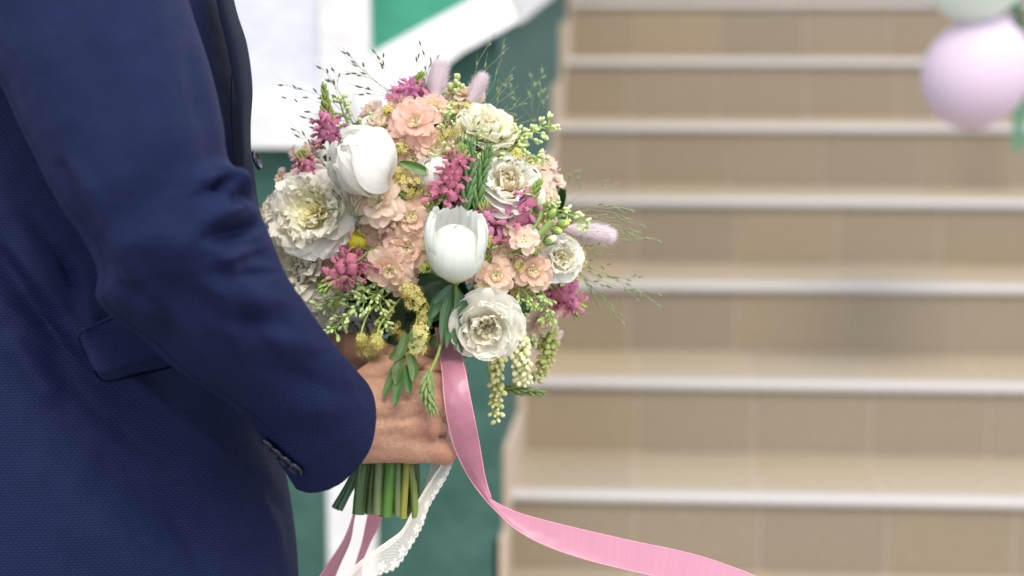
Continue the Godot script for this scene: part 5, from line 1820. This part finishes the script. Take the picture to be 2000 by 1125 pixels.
	stalk([[985, 480, 1.60], [1010, 450, 1.585], [1032, 425, 1.58]], 7, Color(0.17, 0.28, 0.07), Color(0.22, 0.33, 0.10), false, "bud_stalk")
	for q in [[1030, 424, 15, 0.0, 1.0, CREAM], [1052, 416, 14, -0.1, 0.9, LIME], [1072, 428, 14, 0.5, 0.8, LIME], [1088, 440, 15, 0.9, 0.2, Color(0.72, 0.70, 0.12)], [1078, 448, 13, 0.8, -0.2, Color(0.66, 0.68, 0.2)], [1062, 474, 17, 0.7, 0.3, CREAM], [1010, 476, 10, -0.5, 0.8, LIME], [1046, 500, 11, -0.1, 0.6, LIME]]:
		sepal_bud("", q[0], q[1], q[2], V(q[3], q[4], 0.5), 0.030, LIME, q[5])
	closed_peony("yellow-green bud among the peach blossoms", 697, 486, 20, V(-0.02, 0.75, 0.62), 0.032, 0.3, Color(0.38, 0.45, 0.06), Color(0.62, 0.58, 0.05))
	# ---- hanging cream strings
	string_of_beads("cream blossom strings hanging under the rose", [[1010, 640], [1014, 690], [1024, 750]], 30, 1.615, 30, 12, Color(0.55, 0.58, 0.20), Color(0.80, 0.80, 0.56), 4)
	string_of_beads("green blossom string at the right below the blush flower", [[1066, 625], [1068, 680], [1050, 738]], 22, 1.68, 30, 11, Color(0.28, 0.34, 0.07), Color(0.50, 0.54, 0.20), 3)
	string_of_beads("thin cream blossom strings left of the grass ear", [[972, 690], [972, 760], [967, 822]], 20, 1.62, 26, 9.5, Color(0.50, 0.54, 0.14), Color(0.76, 0.74, 0.40), 3)
	# ---- leaves
	var lv := Color(0.065, 0.15, 0.07)
	for q in [[[880, 560], [862, 590], [842, 622]], [[884, 560], [868, 610], [862, 668]], [[886, 560], [880, 620], [872, 680]], [[890, 560], [892, 620], [888, 684]], [[892, 560], [902, 610], [904, 660]], [[890, 562], [908, 600], [914, 640]], [[884, 556], [866, 575], [845, 592]], [[888, 562], [898, 640], [902, 690]], [[882, 560], [852, 585], [838, 640]]]:
		leaf(q, 17, 1.558 + rng.randf_range(-0.006, 0.006), Color(lv.r * rng.randf_range(0.8, 1.3), lv.g * rng.randf_range(0.85, 1.2), lv.b), 0.2, 0.5, 0.004, rng.randf_range(-0.3, 0.3))
	for q in [[[796, 660], [775, 690], [760, 702]], [[790, 690], [768, 732], [748, 776]], [[784, 690], [776, 720], [773, 752]], [[786, 712], [778, 750], [771, 792]], [[790, 712], [795, 740], [800, 768]], [[800, 690], [808, 720], [806, 745]], [[792, 650], [786, 680], [772, 705]], [[812, 640], [800, 670], [784, 690]]]:
		leaf(q, 21, 1.528 + rng.randf_range(-0.006, 0.006), Color(0.07 * rng.randf_range(0.7, 1.3), 0.14 * rng.randf_range(0.75, 1.2), 0.035), 0.2, 0.4, -0.004, rng.randf_range(-0.4, 0.4))
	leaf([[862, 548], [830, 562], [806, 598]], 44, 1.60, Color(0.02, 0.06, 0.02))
	leaf([[835, 480], [822, 450], [826, 418]], 30, 1.60, Color(0.04, 0.11, 0.03))
	leaf([[780, 318], [815, 328], [842, 340]], 20, 1.575, Color(0.06, 0.14, 0.02))
	leaf([[705, 470], [722, 440], [742, 420]], 34, 1.592, BLUELEAF)
	leaf([[735, 420], [712, 425], [690, 424]], 9, 1.57, Color(0.10, 0.20, 0.04))
	leaf([[860, 540], [838, 520], [820, 512]], 16, 1.59, Color(0.05, 0.12, 0.03))
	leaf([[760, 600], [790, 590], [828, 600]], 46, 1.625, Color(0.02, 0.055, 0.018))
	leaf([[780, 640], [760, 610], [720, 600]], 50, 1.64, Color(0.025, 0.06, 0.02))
	leaf([[930, 660], [900, 680], [860, 660]], 40, 1.66, Color(0.02, 0.06, 0.02))
	leaf([[900, 440], [960, 425], [1000, 440]], 26, 1.63, BLUELEAF)
	leaf([[1040, 590], [1020, 610], [1010, 650]], 24, 1.63, BLUELEAF)
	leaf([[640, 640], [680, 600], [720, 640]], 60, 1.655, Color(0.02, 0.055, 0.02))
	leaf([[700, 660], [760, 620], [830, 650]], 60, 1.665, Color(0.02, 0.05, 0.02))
	# ---- fine grass panicles
	var dk := Color(0.03, 0.05, 0.02)
	wisp("fine dark grass at the upper left", [700, 245], [[540, 152], [556, 186], [582, 172], [620, 118], [640, 148], [652, 122], [610, 250], [596, 230]], 1.63, dk, 3)
	wisp("fine dark grass above the closed peony", [775, 190], [[665, 90], [690, 118], [672, 140], [728, 96], [742, 112], [700, 168], [712, 182]], 1.64, dk, 3)
	wisp("fine dark grass at the very top", [830, 170], [[820, 82], [817, 110], [838, 130], [858, 108]], 1.64, dk, 2)
	wisp("fine grass at the top right", [905, 240], [[968, 60], [985, 76], [995, 92], [1005, 130], [1012, 168], [1040, 186], [990, 208], [1008, 222], [1046, 232], [1000, 150]], 1.65, Color(0.14, 0.18, 0.08), 2)
	wisp("blurred fine grass behind the lime buds", [1045, 240], [[1040, 150], [1068, 130], [1056, 165], [985, 155], [1062, 180]], 1.80, Color(0.22, 0.30, 0.14), 3)
	wisp("fine dark grass in front of the grass ears", [880, 320], [[1005, 300], [980, 275], [1045, 322], [960, 262], [940, 240], [1010, 352], [1030, 340], [905, 205], [870, 235], [1080, 340]], 1.585, dk, 3)
	wisp("fine dark grass in front of the left peonies", [690, 420], [[575, 252], [600, 262], [640, 300], [700, 270], [730, 255], [590, 290], [560, 232], [610, 372], [600, 395], [660, 380], [680, 355], [640, 410], [620, 430], [690, 510]], 1.556, dk, 3)
	wisp("fine grass reaching out to the right", [1100, 420], [[1240, 412], [1212, 410], [1228, 428], [1270, 466], [1290, 470], [1262, 442], [1252, 455], [1180, 420], [1238, 470]], 1.66, Color(0.13, 0.17, 0.08), 4)
	wisp("blurred fine grass above the right bunny tail", [1060, 420], [[1190, 350], [1222, 352], [1126, 318], [1138, 330], [1112, 336], [1130, 345]], 1.78, Color(0.20, 0.21, 0.12), 2)
	wisp("fine grass drooping at the right", [1080, 470], [[1180, 500], [1200, 520], [1172, 480], [1190, 545], [1165, 462], [1208, 548]], 1.63, Color(0.10, 0.14, 0.05), 3)
	wisp("long fine grass drooping at the lower right", [1120, 520], [[1300, 572], [1285, 596], [1258, 540], [1245, 585], [1218, 632], [1190, 560], [1172, 600], [1196, 612], [1150, 560]], 1.70, Color(0.16, 0.20, 0.09), 4)
	# ---- dark twine round the stems
	var tw := MB.new()
	var path := PackedVector3Array()
	var rad := PackedFloat32Array()
	for i in 160:
		var a := i * 0.2
		path.append(P(800 + 62 * cos(a), 705 + i * 0.12, 1.63 - 0.03 * sin(a)) - bouquet.position)
		rad.append(0.0012)
	tw.tube(path, rad, 6, Color(0.62, 0.58, 0.48))
	obj("binding_cord", tw.mesh(), M.stem, bouquet)

# ------------------------------------------------------------------ ribbons
# rows: [left x, left y, right x, right y, left distance, right distance]
func band(rows: Array, n: int, m: int, rep: float, bow := 0.0) -> Array:
	var b := MB.new()
	var pts := PackedVector3Array()
	var uvs := PackedVector2Array()
	var cols := PackedColorArray()
	var e0 := PackedVector3Array()
	var e1 := PackedVector3Array()
	var along := 0.0
	var last := Vector3.ZERO
	for i in n:
		var q := cr(rows, i / (n - 1.0))
		var a := P(q[0], q[1], q[4])
		var d := P(q[2], q[3], q[5])
		var c := (a + d) / 2.0
		if i: along += (c - last).length()
		last = c
		for j in m:
			var u := j / (m - 1.0)
			pts.append(a.lerp(d, u) + T * (bow * sin(PI * u) + 0.0006 * noise.get_noise_2d(along * 60.0, u * 3.0)))
			uvs.append(Vector2(u, along * rep))
			cols.append(Color.WHITE)
		e0.append(a)
		e1.append(d)
	b.grid(n, m, pts, uvs, cols, true)
	return [b, e0, e1]

func ribbon(called: String, label: String, rows: Array, n: int, bow: float, group := "") -> void:
	var r := band(rows, n, 13, 12.0, bow)
	var b: MB = r[0]
	for i in b.uv.size(): b.uv[i] = Vector2(b.uv[i].x * 0.6, b.uv[i].y * 2.0)
	var o := obj(called, b.mesh(), M.ribbon, self)
	tag(o, label, "ribbon", group)
	for k in [1, 2]:
		var e := MB.new()
		var path: PackedVector3Array = r[k]
		var rad := PackedFloat32Array()
		for i in path.size(): rad.append(0.00042 + 0.00016 * (i % 2))
		e.tube(path, rad, 5, Color.WHITE)
		obj("picot_edge", e.mesh(), M.picot, o)

func ribbons() -> void:
	ribbon("pink_ribbon", "long dusty pink satin ribbon falling from the flowers and swept to the right", [
		[850, 640, 900, 636, 1.65, 1.645], [858, 690, 899, 686, 1.60, 1.595], [864, 730, 908, 722, 1.556, 1.552], [868, 780, 917, 770, 1.540, 1.540], [876, 830, 927, 820, 1.545, 1.543],
		[892, 885, 937, 872, 1.560, 1.556], [918, 935, 947, 930, 1.574, 1.568], [945, 972, 958, 968, 1.572, 1.572], [966, 995, 963, 978, 1.570, 1.574], [1010, 1035, 1008, 1000, 1.564, 1.575],
		[1070, 1067, 1070, 1018, 1.556, 1.574], [1150, 1094, 1152, 1038, 1.548, 1.570], [1235, 1115, 1240, 1058, 1.540, 1.564], [1320, 1134, 1335, 1078, 1.532, 1.556], [1400, 1156, 1415, 1102, 1.524, 1.548], [1480, 1190, 1500, 1140, 1.518, 1.540], [1560, 1250, 1590, 1215, 1.512, 1.53]], 170, 0.002, "pink ribbons of the bouquet")
	ribbon("pink_ribbon", "dusty pink ribbon tail hanging behind the stems, the wider one", [
		[735, 900, 765, 900, 1.64, 1.65], [728, 960, 755, 960, 1.65, 1.66], [717, 1012, 744, 1014, 1.66, 1.67], [707, 1060, 722, 1062, 1.67, 1.68], [695, 1100, 708, 1100, 1.67, 1.68], [684, 1150, 704, 1155, 1.67, 1.68], [672, 1210, 700, 1212, 1.67, 1.68]], 60, 0.001, "pink ribbons of the bouquet")
	ribbon("pink_ribbon", "narrow dusty pink ribbon tail beside the jacket hem, hanging behind the stems", [
		[715, 900, 720, 900, 1.64, 1.65], [700, 960, 704, 960, 1.65, 1.66], [688, 1010, 692, 1012, 1.66, 1.67], [672, 1052, 684, 1056, 1.66, 1.68], [645, 1095, 666, 1098, 1.66, 1.68], [618, 1135, 648, 1140, 1.66, 1.68], [580, 1190, 620, 1200, 1.66, 1.68]], 60, 0.001, "pink ribbons of the bouquet")
	var l := band([
		[868, 835, 884, 850, 1.60, 1.59], [882, 868, 893, 880, 1.592, 1.582], [868, 900, 886, 902, 1.588, 1.58], [848, 930, 872, 936, 1.588, 1.583], [824, 968, 840, 990, 1.588, 1.586], [806, 1000, 826, 1030, 1.588, 1.583],
		[786, 1036, 802, 1072, 1.588, 1.58], [758, 1058, 774, 1112, 1.588, 1.578], [724, 1082, 735, 1128, 1.588, 1.58], [690, 1110, 704, 1160, 1.588, 1.58], [655, 1150, 672, 1200, 1.588, 1.58]], 150, 15, 22.0, 0.0015)
	var lace := obj("lace_ribbon", (l[0] as MB).mesh(), M.lace, self)
	tag(lace, "off-white lace ribbon with a scalloped edge hanging below the hand", "ribbon", "lace ribbons of the bouquet")
	var hd := MB.new()
	var rad := PackedFloat32Array()
	for i in 150: rad.append(0.0008 + 0.0003 * (i % 2))
	hd.tube(l[1], rad, 6, Color.WHITE)
	obj("corded_edge", hd.mesh(), M.cord, lace)
	var s := band([
		[858, 780, 872, 790, 1.61, 1.60], [866, 830, 880, 836, 1.605, 1.595], [850, 880, 864, 886, 1.612, 1.604], [838, 920, 850, 924, 1.61, 1.60], [828, 960, 840, 962, 1.605, 1.595], [822, 985, 838, 985, 1.60, 1.592], [812, 1010, 830, 1012, 1.60, 1.592]], 70, 9, 22.0, 0.001)
	var b: MB = s[0]
	for i in b.uv.size(): b.uv[i] = Vector2(b.uv[i].x * 0.5, b.uv[i].y)
	var lace2 := obj("lace_ribbon", b.mesh(), M.lace, self)
	tag(lace2, "narrow strand of off-white lace between the little finger and the lace ribbon", "ribbon", "lace ribbons of the bouquet")
	# pale edge of the ribbon loop behind the pink ribbon
	var c := band([[884, 640, 905, 640, 1.615, 1.61], [898, 690, 907, 690, 1.61, 1.60], [908, 740, 914, 738, 1.60, 1.595], [914, 785, 919, 783, 1.60, 1.592], [918, 820, 922, 820, 1.60, 1.592]], 50, 9, 22.0, 0.0)
	var b3: MB = c[0]
	var o3 := obj("lace_ribbon", b3.mesh(), M.lace, self)
	tag(o3, "cream lace edge showing just right of the pink ribbon", "ribbon", "lace ribbons of the bouquet")
